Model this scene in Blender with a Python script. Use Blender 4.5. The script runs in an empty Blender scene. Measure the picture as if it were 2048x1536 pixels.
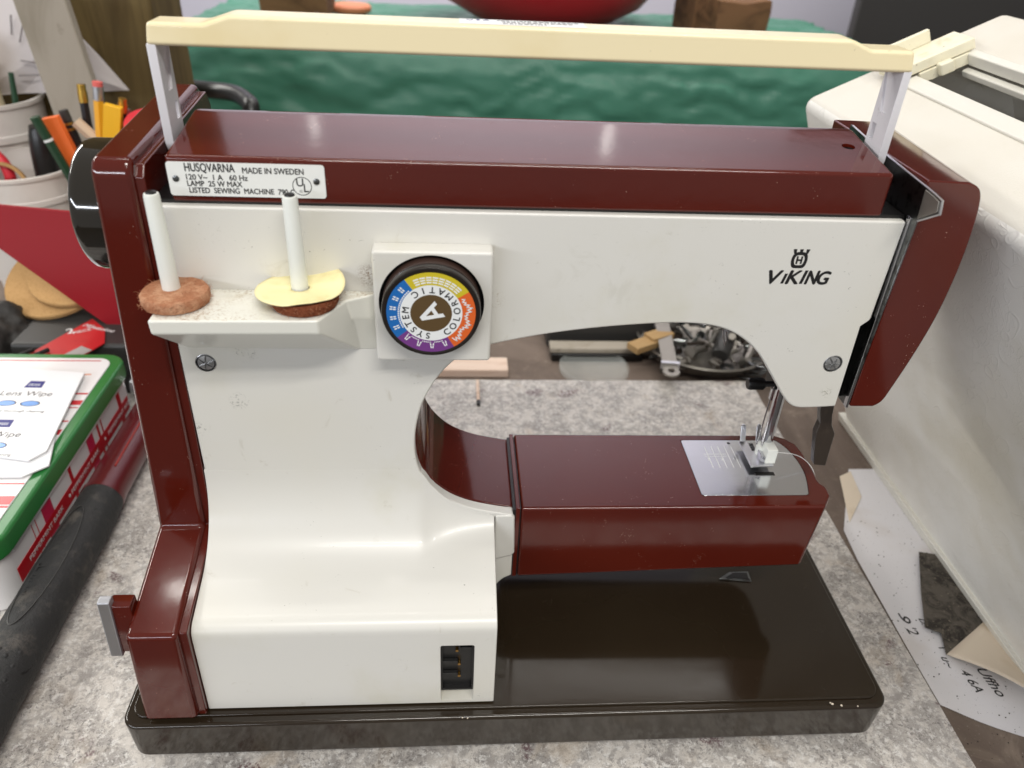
import bpy, bmesh, math, random
from mathutils import Vector, Matrix, noise
random.seed(7)
S = bpy.context.scene
COL = S.collection
PI = math.pi
# ------------------------------------------------------------------ camera
F_PX, PITCH, ROLL, YAW = 1544.5, math.radians(33.17), math.radians(3.12), math.radians(5.205)
CAM = Vector((.1643, -.2416, .4014))
FW = Vector((math.sin(YAW)*math.cos(PITCH), math.cos(YAW)*math.cos(PITCH), -math.sin(PITCH)))
_r = Vector((math.cos(YAW), -math.sin(YAW), 0)); _u = _r.cross(FW)
RT = _r*math.cos(ROLL) + _u*math.sin(ROLL); UP = _u*math.cos(ROLL) - _r*math.sin(ROLL)
cd = bpy.data.cameras.new('camera'); cam = bpy.data.objects.new('camera', cd); COL.objects.link(cam)
cd.sensor_width = 36; cd.lens = F_PX/2048*36; cd.clip_start = .01; cd.clip_end = 50
cam.matrix_world = Matrix(((RT.x, UP.x, -FW.x, CAM.x), (RT.y, UP.y, -FW.y, CAM.y), (RT.z, UP.z, -FW.z, CAM.z), (0, 0, 0, 1)))
cd.dof.use_dof = True; cd.dof.focus_distance = .39; cd.dof.aperture_fstop = 10
S.camera = cam
def at(px, py, x=None, y=None, z=None):
    "the point of the place seen at photo pixel px,py on a plane of the room"
    d = FW + RT*((px-1024)/F_PX) - UP*((py-768)/F_PX)
    k = (x-CAM.x)/d.x if x is not None else (y-CAM.y)/d.y if y is not None else (z-CAM.z)/d.z
    return CAM + d*k
# ------------------------------------------------------------------ light
W = bpy.data.worlds.new('World'); S.world = W; W.use_nodes = True
W.node_tree.nodes['Background'].inputs[0].default_value = (1, .98, .95, 1)
W.node_tree.nodes['Background'].inputs[1].default_value = .30
def area(name, loc, target, sx, sy, power, color):
    l = bpy.data.lights.new(name, 'AREA'); l.shape = 'RECTANGLE'; l.size = sx; l.size_y = sy; l.energy = power; l.color = color
    o = bpy.data.objects.new(name, l); COL.objects.link(o); o.location = loc
    o.rotation_euler = (Vector(target)-Vector(loc)).to_track_quat('-Z', 'Y').to_euler()
    return o
WARM = (1, .97, .91)
area('fluorescent_or_fill', (.1, .18, 1.75), (.1, .18, 0), 1.3, .035, 3.1, WARM)
area('fluorescent_or_fill', (.1, .36, 1.75), (.1, .36, 0), 1.3, .035, 3.1, WARM)
area('fluorescent_or_fill', (.4, -1.0, 1.8), (.25, 0, .1), 1.3, .05, 13, WARM)
area('fluorescent_or_fill', (.4, -1.2, 1.8), (.25, 0, .1), 1.3, .05, 13, WARM)
area('fluorescent_or_fill', (-1.3, -1.4, .75), (.40, .05, .12), 2.0, .07, 17, (.88, .92, 1))  # bluish window light from front left, shaped as a strip for thin reflections
area('fluorescent_or_fill', (-1.3, 1.1, 1.1), (.45, .2, .1), 1.6, .07, 20, WARM)
area('fluorescent_or_fill', (.3, 1.3, 1.75), (.3, 2.3, .9), 1.6, .08, 42, WARM)  # added light, brightens the back wall so the cap reflects it
area('far_lamp', (.70, 2.2, 1.59), (.23, .09, .31), .03, .10, .035, WARM)
area('far_lamp', (-.31, 2.2, 1.57), (.1, .09, .31), .03, .07, .022, WARM)
S.view_settings.view_transform = 'Standard'; S.view_settings.look = 'None'; S.view_settings.gamma = 1
S.view_settings.use_curve_mapping = False; S.view_settings.exposure = .2
S.render.engine = 'CYCLES'
# ------------------------------------------------------------------ materials
def lin(c):
    return tuple((v/12.92 if v <= .04045 else ((v+.055)/1.055)**2.4) for v in [x/255 for x in c])
class Mat:
    def __init__(s, name, col, rough=.4, metal=0, spec=.5, coat=0, srgb=True):
        m = bpy.data.materials.new(name); m.use_nodes = True; s.m = m; s.nt = m.node_tree
        s.b = s.nt.nodes['Principled BSDF']; s.col = (*lin(col), 1) if srgb else (*col, 1)
        s.b.inputs['Base Color'].default_value = s.col; s.b.inputs['Roughness'].default_value = rough
        s.b.inputs['Metallic'].default_value = metal; s.b.inputs['Specular IOR Level'].default_value = spec
        s.b.inputs['Coat Weight'].default_value = coat; s.b.inputs['Coat Roughness'].default_value = .05
        s.last = None; s.tc = s.nt.nodes.new('ShaderNodeTexCoord'); s.h = None
    def n(s, t, **k):
        nd = s.nt.nodes.new(t)
        for a, v in k.items():
            if hasattr(nd, a) and a not in ('Scale',): setattr(nd, a, v)
            else: nd.inputs[a.replace('_', ' ')].default_value = v
        return nd
    def lk(s, a, b): s.nt.links.new(a, b)
    def vec(s, scale=(1, 1, 1), rot=(0, 0, 0)):
        mp = s.nt.nodes.new('ShaderNodeMapping'); mp.inputs['Scale'].default_value = scale; mp.inputs['Rotation'].default_value = rot
        s.lk(s.tc.outputs['Object'], mp.inputs['Vector']); return mp.outputs['Vector']
    def noise(s, scale, detail=4, rough=.55, dist=0, stretch=(1, 1, 1), rot=(0, 0, 0)):
        nd = s.nt.nodes.new('ShaderNodeTexNoise'); nd.inputs['Scale'].default_value = scale; nd.inputs['Detail'].default_value = detail
        nd.inputs['Roughness'].default_value = rough; nd.inputs['Distortion'].default_value = dist
        s.lk(s.vec(stretch, rot), nd.inputs['Vector']); return nd.outputs['Fac']
    def voro(s, scale, feature='F1', stretch=(1, 1, 1)):
        nd = s.nt.nodes.new('ShaderNodeTexVoronoi'); nd.feature = feature; nd.inputs['Scale'].default_value = scale
        s.lk(s.vec(stretch), nd.inputs['Vector']); return nd.outputs['Distance']
    def ramp(s, fac, p0, p1, v0=0, v1=1):
        nd = s.nt.nodes.new('ShaderNodeMapRange'); nd.inputs[1].default_value = p0; nd.inputs[2].default_value = p1
        nd.inputs[3].default_value = v0; nd.inputs[4].default_value = v1; nd.interpolation_type = 'SMOOTHSTEP'
        s.lk(fac, nd.inputs[0]); return nd.outputs[0]
    def math(s, op, a, b):
        nd = s.nt.nodes.new('ShaderNodeMath'); nd.operation = op
        for i, v in enumerate((a, b)):
            if isinstance(v, (int, float)): nd.inputs[i].default_value = v
            else: s.lk(v, nd.inputs[i])
        return nd.outputs[0]
    def mix(s, fac, col, srgb=True, strength=1):
        nd = s.nt.nodes.new('ShaderNodeMix'); nd.data_type = 'RGBA'
        if s.last: s.lk(s.last, nd.inputs[6])
        else: nd.inputs[6].default_value = s.col
        nd.inputs[7].default_value = (*lin(col), 1) if srgb else (*col, 1)
        if strength != 1: fac = s.math('MULTIPLY', fac, strength)
        s.lk(fac, nd.inputs[0]); s.last = nd.outputs[2]; s.lk(s.last, s.b.inputs['Base Color']); return s
    def rough(s, fac, a, b): s.lk(s.ramp(fac, 0, 1, a, b), s.b.inputs['Roughness']); return s
    def bump(s, fac, strength=.3, dist=.001):
        nd = s.nt.nodes.new('ShaderNodeBump'); nd.inputs['Strength'].default_value = strength; nd.inputs['Distance'].default_value = dist
        s.lk(fac, nd.inputs['Height'])
        if s.h: s.lk(s.h, nd.inputs['Normal'])
        s.h = nd.outputs[0]; s.lk(s.h, s.b.inputs['Normal']); return s
    def dust(s, col, amount=1, scale=420):
        "scattered lint and dust specks"
        v = s.voro(scale*1.9); sp = s.ramp(v, .10, .19, 1, 0); g = s.ramp(s.noise(110, 3), .60, .68)
        return s.mix(s.math('MULTIPLY', sp, g), col, strength=amount)
M = {}
def mk(k, *a, **b): M[k] = Mat(k, *a, **b); return M[k]
m = mk('red_enamel', (76, 20, 11), .11, coat=.12); m.mix(m.ramp(m.noise(9, 3), .35, .75), (82, 24, 13)); m.dust((180, 145, 130), .85)
m.b.inputs['Roughness'].default_value = .1; m.bump(m.noise(60, 3), .03, .002)
m = mk('white_enamel', (212, 210, 204), .33, coat=.08); m.mix(m.ramp(m.noise(5, 3), .45, .7), (208, 203, 186), strength=.6); m.mix(m.ramp(m.noise(14, 5, .6), .5, .8), (200, 196, 178), strength=.7)
m.mix(m.ramp(m.noise(55, 5, .65, 1.2), .62, .78), (150, 138, 112), strength=.34)
m.mix(m.math('MULTIPLY', m.ramp(m.noise(240, 3, .6, 2.5, (1, 1, 2.2)), .70, .74), m.ramp(m.noise(23, 2), .50, .60)), (70, 64, 56), strength=.8)
m.bump(m.noise(300, 2), .015, .0004)
def smear(m, p, r, col, k, fine=420, lo=.5):
    d = m.nt.nodes.new('ShaderNodeVectorMath'); d.operation = 'DISTANCE'; d.inputs[1].default_value = p; m.lk(m.tc.outputs['Object'], d.inputs[0])
    m.mix(m.math('MULTIPLY', m.ramp(d.outputs['Value'], r*.2, r, 1, 0), m.ramp(m.noise(fine, 4, .7, 1.5), lo, lo+.14)), col, strength=k)
m = M['white_enamel']
for (px, py), r, col, k, fn_, lo in (((478, 802), .0060, (60, 56, 52), .8, 420, .52), ((400, 858), .0055, (70, 66, 60), .6, 420, .54), ((490, 705), .0065, (50, 46, 42), .9, 500, .54), ((1652, 785), .0040, (96, 90, 60), .8, 500, .5),
        ((742, 552), .0080, (120, 92, 62), .8, 900, .46), ((420, 470), .0160, (110, 100, 84), .5, 900, .60), ((985, 600), .0070, (140, 120, 90), .5, 700, .5), ((760, 1180), .0250, (190, 176, 146), .5, 90, .45), ((1200, 560), .03, (184, 180, 168), .25, 60, .5)):
    q = at(px, py, y=.0605); smear(m, tuple(q), r, col, k, fn_, lo)
m = mk('shelf_enamel', (222, 221, 212), .25, coat=.1)
gn = m.nt.nodes.new('ShaderNodeNewGeometry'); sx_ = m.nt.nodes.new('ShaderNodeSeparateXYZ'); m.lk(gn.outputs['Normal'], sx_.inputs[0]); nz = sx_.outputs[2]
m.mix(m.math('MULTIPLY', m.ramp(m.noise(60, 5, .7), .45, .75), m.ramp(nz, .8, .95)), (196, 186, 164), strength=.7)
m.mix(m.math('MULTIPLY', m.ramp(m.noise(900, 3, .7), .50, .66), m.math('MULTIPLY', m.ramp(m.noise(35, 3), .40, .62), m.ramp(nz, .8, .95))), (150, 116, 78), strength=.8)
m = mk('cream_plastic', (235, 221, 182), .3, coat=.1); m.mix(m.ramp(m.noise(20, 4), .5, .8), (225, 206, 156), strength=.7); m.mix(m.ramp(m.noise(110, 4, .6, 2), .70, .78), (150, 126, 90), strength=.6)
m = mk('pin_plastic', (222, 224, 218), .35); m.b.inputs['Subsurface Weight'].default_value = .1; m.b.inputs['Subsurface Radius'].default_value = (.002, .002, .002)
m = mk('leg_plastic', (214, 212, 216), .4); m.mix(m.ramp(m.noise(150, 4, .6, 1.5), .67, .76), (96, 88, 84), strength=.6)
m = mk('base_enamel', (38, 30, 21), .1, spec=.4, coat=.1); m.dust((150, 140, 125), .35, 500); m.mix(m.ramp(m.noise(6, 3), .4, .75), (43, 35, 25)); m.rough(m.noise(12, 3, .5), .08, .15)
m = mk('wheel_plastic', (30, 26, 20), .09, coat=.5); m.dust((150, 140, 130), .4)
m = mk('black_gap', (16, 15, 14), .35); m.dust((120, 118, 110), .8, 700)
mk('black_plastic', (16, 15, 15), .35)
mk('black_rubber', (20, 19, 18), .8)
m = mk('chrome', (200, 200, 204), .1, metal=1); m.rough(m.noise(80, 4), .06, .2)
m = mk('plate_steel', (206, 207, 210), .14, metal=1); m.rough(m.noise(60, 5, .6), .08, .3); m.bump(m.noise(700, 3, .6, 0, (.15, 1, 1)), .03, .0002)
m = mk('dark_steel', (120, 122, 122), .28, metal=1); m.mix(m.ramp(m.noise(200, 4), .5, .7), (70, 68, 66))
mk('matte_steel', (150, 145, 138), .42, metal=.8)
mk('screw_steel', (176, 176, 176), .3, metal=.8)
m = mk('bronze_lever', (54, 46, 40), .3, coat=.2); m.mix(m.ramp(m.noise(300, 3, .6, 0, (1, 1, .3)), .55, .8), (82, 70, 60), strength=.5)
mk('silver_paint', (176, 177, 182), .35, metal=.6)
m = mk('label_white', (226, 227, 224), .35); m.mix(m.ramp(m.noise(220, 4, .6), .68, .78), (150, 148, 142), strength=.4)
mk('ink_black', (24, 23, 24), .45)
mk('ink_blue', (44, 46, 120), .5)
mk('dial_black', (30, 24, 20), .3, coat=.2)
mk('dial_brown_side', (62, 46, 40), .3)
mk('print_white', (226, 228, 228), .4)
mk('print_brown', (88, 68, 40), .4)
mk('print_yellow', (198, 180, 40), .4)
mk('print_blue', (26, 100, 172), .4)
mk('print_purple', (112, 58, 128), .4)
mk('print_orange', (212, 96, 38), .4)
m = mk('felt', (174, 120, 90), 1, spec=.1); m.mix(m.ramp(m.noise(160, 5, .7), .4, .65), (200, 154, 122)); m.mix(m.ramp(m.noise(420, 3, .7, 2), .5, .7), (122, 72, 50), strength=.6); m.bump(m.noise(900, 4, .7), .9, .0012)
m = mk('felt_dark', (132, 76, 52), 1, spec=.1); m.mix(m.ramp(m.noise(420, 4, .7, 2), .45, .7), (96, 44, 28)); m.bump(m.noise(900, 4, .7), .9, .0012)
m = mk('paper_yellow', (236, 226, 176), .8, spec=.2); m.mix(m.ramp(m.noise(90, 5, .6), .5, .8), (216, 200, 140), strength=.6)
mk('copper_contact', (170, 130, 70), .35, metal=1)
# granite
m = mk('granite', (202, 196, 189), .3, spec=.4)
m.mix(m.ramp(m.noise(110, 10, .76, .5), .46, .56), (160, 155, 151), strength=.85)
m.mix(m.ramp(m.noise(38, 8, .7, 1.1), .47, .60), (142, 137, 133), strength=.55)
m.mix(m.ramp(m.noise(240, 8, .75, .3), .52, .58), (220, 217, 213), strength=.7)
m.mix(m.math('MULTIPLY', m.ramp(m.noise(420, 7, .8, .4), .52, .57), m.ramp(m.noise(40, 4, .6, .6), .38, .60)), (104, 99, 97), strength=.75)
m.mix(m.ramp(m.noise(24, 5, .6, .8), .56, .72), (178, 160, 138), strength=.4)
m.mix(m.math('MULTIPLY', m.ramp(m.noise(27, 4, .55, .3), .62, .66), m.ramp(m.noise(460, 6, .8, .3), .46, .54)), (88, 54, 62), strength=.8)
m.mix(m.ramp(m.noise(1400, 5, .8), .56, .62), (84, 80, 79), strength=.4)
m.bump(m.noise(300, 6, .75), .3, .0006)
m = mk('bench_wood', (122, 108, 98), .7, spec=.25); m.mix(m.ramp(m.noise(9, 6, .6, 1, (1, .35, 1)), .42, .68), (92, 80, 72)); m.mix(m.ramp(m.noise(30, 5, .65, 1), .55, .72), (148, 134, 120), strength=.6)
m.mix(m.ramp(m.noise(600, 3, .7), .62, .72), (176, 168, 158), strength=.5); m.mix(m.ramp(m.noise(45, 4, .6), .68, .74), (48, 42, 40), strength=.8); m.bump(m.noise(220, 5, .7), .3, .001)
# white cover case
m = mk('case_plastic', (232, 230, 224), .5, spec=.35); m.mix(m.ramp(m.noise(7, 4), .45, .75), (214, 208, 192)); m.mix(m.ramp(m.noise(60, 5, .65, 1), .72, .8), (150, 140, 122), strength=.4)
def rosette(m, scale, off, k, amp):
    mp = m.nt.nodes.new('ShaderNodeMapping'); mp.inputs['Rotation'].default_value = (0, -PI/2, 0); mp.inputs['Location'].default_value = (off, off*.7, 0)
    m.lk(m.tc.outputs['Object'], mp.inputs['Vector'])
    dn = m.nt.nodes.new('ShaderNodeTexNoise'); dn.inputs['Scale'].default_value = 45; dn.inputs['Detail'].default_value = 2; m.lk(mp.outputs[0], dn.inputs['Vector'])
    mx = m.nt.nodes.new('ShaderNodeVectorMath'); mx.operation = 'MULTIPLY_ADD'; mx.inputs[1].default_value = (.012, .012, .012); m.lk(dn.outputs['Color'], mx.inputs[0]); m.lk(mp.outputs[0], mx.inputs[2])
    vo = m.nt.nodes.new('ShaderNodeTexVoronoi'); vo.voronoi_dimensions = '2D'; vo.inputs['Scale'].default_value = scale; m.lk(mx.outputs[0], vo.inputs['Vector'])
    df = m.nt.nodes.new('ShaderNodeVectorMath'); df.operation = 'SUBTRACT'; m.lk(mx.outputs[0], df.inputs[0]); m.lk(vo.outputs['Position'], df.inputs[1])
    sp = m.nt.nodes.new('ShaderNodeSeparateXYZ'); m.lk(df.outputs[0], sp.inputs[0])
    th = m.math('ARCTAN2', sp.outputs[1], sp.outputs[0]); pet = m.math('ABSOLUTE', m.math('COSINE', m.math('MULTIPLY', th, k), 0), 0)
    rad = m.math('ADD', m.math('MULTIPLY', pet, amp), .14)
    l1 = m.ramp(m.math('ABSOLUTE', m.math('SUBTRACT', vo.outputs['Distance'], rad), 0), 0, .045, 1, 0)
    l2 = m.ramp(m.math('ABSOLUTE', m.math('SUBTRACT', vo.outputs['Distance'], .09), 0), 0, .035, 1, 0)
    return m.math('MAXIMUM', l1, l2)
fl = m.math('MAXIMUM', rosette(m, 30, 0, 2.5, .36), m.math('MULTIPLY', m.math('MAXIMUM', rosette(m, 55, .37, 3, .30), rosette(m, 72, .71, 2, .36)), m.ramp(m.noise(28, 2), .45, .58)))
m.bump(fl, .30, .0007); m.bump(m.noise(700, 3), .12, .0004)
m = mk('case_rough', (214, 210, 200), .55, spec=.35); m.mix(m.ramp(m.noise(7, 4), .45, .75), (207, 201, 188)); m.bump(m.noise(800, 4, .7), .35, .0006)
mk('case_smooth', (216, 213, 203), .4)
m = mk('latch_plastic', (226, 220, 196), .45); m.mix(m.ramp(m.noise(90, 4), .5, .75), (206, 196, 160)); m.mix(m.ramp(m.noise(260, 4), .64, .72), (120, 108, 84), strength=.6)
m = mk('paper_white', (224, 222, 224), .8, spec=.2); m.mix(m.ramp(m.noise(700, 3, .7), .66, .72), (70, 62, 58), strength=.8); m.mix(m.ramp(m.noise(20, 3), .5, .8), (212, 206, 202))
m = mk('paper_cream', (222, 208, 188), .8, spec=.2); m.mix(m.ramp(m.noise(40, 5), .5, .75), (200, 180, 152), strength=.6)
m = mk('scrap_dark', (92, 86, 78), .8, spec=.2); m.mix(m.ramp(m.noise(60, 5, .7, 1.5), .42, .65), (52, 48, 44)); m.mix(m.ramp(m.noise(500, 3), .6, .72), (150, 138, 120), strength=.6)
m = mk('tarp', (56, 112, 92), .4, spec=.5); m.mix(m.ramp(m.noise(6, 4), .4, .7), (68, 126, 106), strength=.6); m.bump(m.noise(900, 2), .2, .002)
m = mk('red_bowl', (176, 26, 40), .35); 
m = mk('block_wood', (118, 86, 60), .75, spec=.2); m.mix(m.ramp(m.noise(30, 5, .6, 1, (.3, 1, 1)), .4, .7), (84, 60, 42)); m.bump(m.noise(120, 4), .4, .002)
m = mk('tan_wood', (168, 138, 96), .7, spec=.2); m.mix(m.ramp(m.noise(60, 4, .6, 1, (.2, 1, 1)), .4, .7), (150, 116, 74))
m = mk('pink_wood', (220, 198, 182), .7, spec=.2); m.mix(m.ramp(m.noise(60, 4, .6, 1, (.2, 1, 1)), .4, .7), (200, 170, 150))
m = mk('post_wood', (104, 88, 56), .75, spec=.2); m.mix(m.ramp(m.noise(16, 6, .65, 1.5, (1, 1, .12)), .4, .68), (76, 62, 38)); m.mix(m.ramp(m.noise(40, 4, .6, 1, (1, 1, .1)), .58, .75), (128, 112, 76), strength=.6)
m = mk('grey_board', (158, 150, 138), .75, spec=.2); m.mix(m.ramp(m.noise(14, 6, .65, 1, (1, 1, .3)), .42, .7), (134, 126, 112)); m.mix(m.ramp(m.noise(40, 4, .6), .64, .74), (104, 96, 84), strength=.6)
m = mk('cork', (176, 140, 94), .85, spec=.15); m.mix(m.ramp(m.noise(600, 4, .7), .45, .7), (156, 120, 76)); m.bump(m.noise(500, 3), .3, .001)
m = mk('red_card', (142, 18, 30), .45, spec=.4); m.mix(m.ramp(m.noise(20, 4), .55, .8), (130, 14, 26))
m = mk('package_red', (180, 34, 38), .35, spec=.4); m.mix(m.ramp(m.noise(60, 4), .5, .8), (166, 28, 32))
mk('package_grey', (156, 150, 148), .35)
m = mk('bag_dark', (62, 60, 58), .55, spec=.35); m.mix(m.ramp(m.noise(25, 5, .6, 1), .4, .7), (34, 32, 31)); m.bump(m.noise(60, 5), .5, .004)
mk('tray_dark', (50, 49, 48), .45)
m = mk('cup_plastic', (212, 206, 200), .4); m.b.inputs['Subsurface Weight'].default_value = .15; m.b.inputs['Subsurface Radius'].default_value = (.01, .01, .01); m.mix(m.ramp(m.noise(20, 4), .5, .75), (192, 184, 178), strength=.7)
m = mk('paper_wall', (206, 200, 200), .8, spec=.2); m.mix(m.ramp(m.noise(20, 3), .5, .8), (192, 184, 182))
mk('ink_grey', (126, 120, 120), .7)
m = mk('beige_paper', (206, 190, 160), .8, spec=.2); m.mix(m.ramp(m.noise(60, 5, .6, 2), .62, .72), (160, 138, 106), strength=.5)
mk('tin_green', (38, 112, 52), .3, coat=.2)
mk('tin_white', (222, 220, 220), .3, coat=.2)
mk('tin_red', (186, 20, 34), .3, coat=.2)
mk('tin_pink', (196, 36, 76), .3, coat=.2)
mk('tin_pale', (206, 198, 194), .3)
m = mk('packet_white', (226, 226, 228), .35); m.bump(m.noise(40, 3), .25, .003)
mk('lens_blue', (70, 130, 200), .3)
m = mk('grip_rubber', (46, 46, 46), .6, spec=.3); m.mix(m.ramp(m.noise(60, 5, .7), .5, .72), (96, 90, 84), strength=.6); m.mix(m.ramp(m.noise(26, 5, .7, 1.5), .62, .66), (14, 13, 13), strength=.95); m.bump(m.noise(90, 6, .7), .7, .0025)
m = mk('tool_red', (86, 15, 21), .3, coat=.3); m.mix(m.ramp(m.noise(36, 5, .7), .70, .73), (205, 190, 175)); m.mix(m.ramp(m.noise(30, 4), .55, .75), (94, 18, 24)); m.mix(m.ramp(m.noise(60, 4, .6, 0, (1, .1, 1)), .62, .7), (176, 40, 34), strength=.6)
mk('pencil_yellow', (222, 160, 36), .4); mk('pencil_flat_yellow', (232, 176, 30), .4); mk('pencil_orange', (236, 112, 48), .45); mk('pencil_green', (28, 62, 40), .4)
mk('pencil_black', (24, 24, 28), .4); mk('pencil_tan', (196, 172, 146), .6); mk('gold', (206, 166, 80), .3, metal=1); mk('eraser_pink', (206, 96, 90), .7); mk('ferrule_silver', (206, 206, 210), .3, metal=1)
mk('tool_ridge', (150, 36, 28), .4)
mk('red_gloss', (206, 44, 58), .35)
m = mk('glass', (235, 240, 236), .03); m.b.inputs['Alpha'].default_value = .16; m.b.inputs['IOR'].default_value = 1.5
mk('wall_paint', (186, 184, 198), .8)
mk('floor_grey', (88, 85, 82), .6)
mk('dark_panel', (48, 46, 45), .55)
mk('orange_disc', (206, 128, 92), .6)
mk('thread_white', (230, 230, 228), .7)
m = mk('crumb', (206, 194, 176), .9)
mk('speck', (60, 52, 46), .9)
# ------------------------------------------------------------------ mesh helpers
def link(name, me, mat, parent=None, smooth=True, bevel=0, seg=3, ang=30):
    o = bpy.data.objects.new(name, me); COL.objects.link(o)
    if mat is not None and not me.materials: me.materials.append(M[mat].m)
    if smooth:
        me.polygons.foreach_set('use_smooth', [True]*len(me.polygons))
    if bevel:
        b = o.modifiers.new('bevel', 'BEVEL'); b.width = bevel; b.segments = seg; b.limit_method = 'ANGLE'; b.angle_limit = math.radians(ang); b.harden_normals = smooth
    if parent is not None:
        o.parent = parent; o.matrix_parent_inverse = parent.matrix_basis.inverted() if parent.parent is None else (parent.parent.matrix_basis @ parent.matrix_parent_inverse @ parent.matrix_basis).inverted()
    return o
def mesh(name, v, f):
    me = bpy.data.meshes.new(name); me.from_pydata([tuple(p) for p in v], [], f); me.validate()
    bm = bmesh.new(); bm.from_mesh(me); bmesh.ops.recalc_face_normals(bm, faces=bm.faces); bm.to_mesh(me); bm.free(); return me
def prism_data(pts, axis, a, b, fn=None):
    mp = {'x': lambda p, t: (t, p[0], p[1]), 'y': lambda p, t: (p[0], t, p[1]), 'z': lambda p, t: (p[0], p[1], t)}[axis]
    n = len(pts); v = [mp(p, a) for p in pts]+[mp(p, b) for p in pts]
    if fn: v = [fn(*q) for q in v]
    f = [list(range(n))[::-1], [n+i for i in range(n)]]+[[i, (i+1) % n, n+(i+1) % n, n+i] for i in range(n)]
    return v, f
def prism(name, pts, axis, a, b, mat, parent=None, bevel=0, seg=3, ang=30, fn=None, smooth=None):
    return link(name, mesh(name, *prism_data(pts, axis, a, b, fn)), mat, parent, bool(bevel) if smooth is None else smooth, bevel, seg, ang)
def box(name, x0, x1, y0, y1, z0, z1, mat, parent=None, bevel=0, seg=3):
    return prism(name, [(x0, y0), (x1, y0), (x1, y1), (x0, y1)], 'z', z0, z1, mat, parent, bevel, seg)
def rrect(x0, x1, y0, y1, r, n=6):
    out = []
    for cx, cy, a in ((x1-r, y0+r, -90), (x1-r, y1-r, 0), (x0+r, y1-r, 90), (x0+r, y0+r, 180)):
        for k in range(n+1):
            t = math.radians(a+90*k/n); out.append((cx+r*math.cos(t), cy+r*math.sin(t)))
    return out
def circ(cx, cy, r, n=32): return [(cx+r*math.cos(2*PI*k/n), cy+r*math.sin(2*PI*k/n)) for k in range(n)]
def spline(pts, n=5, closed=False):
    out = []; N = len(pts); V = [Vector(p) for p in pts]
    for i in range(N if closed else N-1):
        p0 = V[(i-1) % N] if closed or i > 0 else V[0]; p1 = V[i]; p2 = V[(i+1) % N]; p3 = V[(i+2) % N] if closed or i+2 < N else V[-1]
        for k in range(n):
            t = k/n; out.append(.5*((2*p1)+(p2-p0)*t+(2*p0-5*p1+4*p2-p3)*t*t+(3*p1-p0-3*p2+p3)*t**3))
    if not closed: out.append(V[-1])
    return [tuple(p) for p in out]
def lathe_data(prof, axis_o, axis_d, n=32, cap=True):
    d = Vector(axis_d).normalized(); o = Vector(axis_o)
    u = d.orthogonal().normalized(); w = d.cross(u); v = []; f = []
    for r, h in prof:
        for k in range(n):
            a = 2*PI*k/n; v.append(o+d*h+(u*math.cos(a)+w*math.sin(a))*max(r, 1e-6))
    for i in range(len(prof)-1):
        for k in range(n): f.append([i*n+k, i*n+(k+1) % n, (i+1)*n+(k+1) % n, (i+1)*n+k])
    if cap: f.append(list(range(n))[::-1]); f.append([(len(prof)-1)*n+k for k in range(n)])
    return v, f
def lathe(name, prof, o, d, mat, parent=None, n=32, bevel=0, cap=True, ang=35):
    ob = link(name, mesh(name, *lathe_data(prof, o, d, n, cap)), mat, parent, True, bevel, 2, ang)
    if not bevel: flatsharp(ob, ang)
    return ob
def flatsharp(o, ang=35):
    bm = bmesh.new(); bm.from_mesh(o.data); a = math.radians(ang)
    for e in bm.edges:
        if len(e.link_faces) == 2 and e.calc_face_angle(0) > a: e.smooth = False
    bm.to_mesh(o.data); bm.free()
def tube_data(pts, r, n=8, radii=None):
    V = [Vector(p) for p in pts]; v = []; f = []; u = None
    for i, p in enumerate(V):
        t = (V[min(i+1, len(V)-1)]-V[max(i-1, 0)]).normalized()
        u = (t.orthogonal() if u is None else u-t*u.dot(t)).normalized(); w = t.cross(u); rr = radii[i] if radii else r
        for k in range(n): v.append(p+(u*math.cos(2*PI*k/n)+w*math.sin(2*PI*k/n))*rr)
    for i in range(len(V)-1):
        for k in range(n): f.append([i*n+k, i*n+(k+1) % n, (i+1)*n+(k+1) % n, (i+1)*n+k])
    f.append(list(range(n))[::-1]); f.append([(len(V)-1)*n+k for k in range(n)])
    return v, f
def tube(name, pts, r, mat, parent=None, n=10, radii=None):
    o = link(name, mesh(name, *tube_data(pts, r, n, radii)), mat, parent); flatsharp(o, 50); return o
def merge(datas):
    v = []; f = []
    for a, b in datas:
        k = len(v); v += list(a); f += [[i+k for i in q] for q in b]
    return v, f
def cut(o, *datas):
    "carve closed shapes out of an object and keep only the result"
    for d in datas:
        me = mesh('cutter', *d); c = bpy.data.objects.new('cutter', me); COL.objects.link(c)
        b = o.modifiers.new('cut', 'BOOLEAN'); b.operation = 'DIFFERENCE'; b.solver = 'EXACT'; b.object = c
        dg = bpy.context.evaluated_depsgraph_get(); dg.update(); nm = bpy.data.meshes.new_from_object(o.evaluated_get(dg))
        o.modifiers.clear(); o.data = nm; bpy.data.objects.remove(c); bpy.data.meshes.remove(me)
    flatsharp(o, 40)
def bake(o):
    dg = bpy.context.evaluated_depsgraph_get(); dg.update(); nm = bpy.data.meshes.new_from_object(o.evaluated_get(dg)); o.modifiers.clear(); o.data = nm
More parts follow.
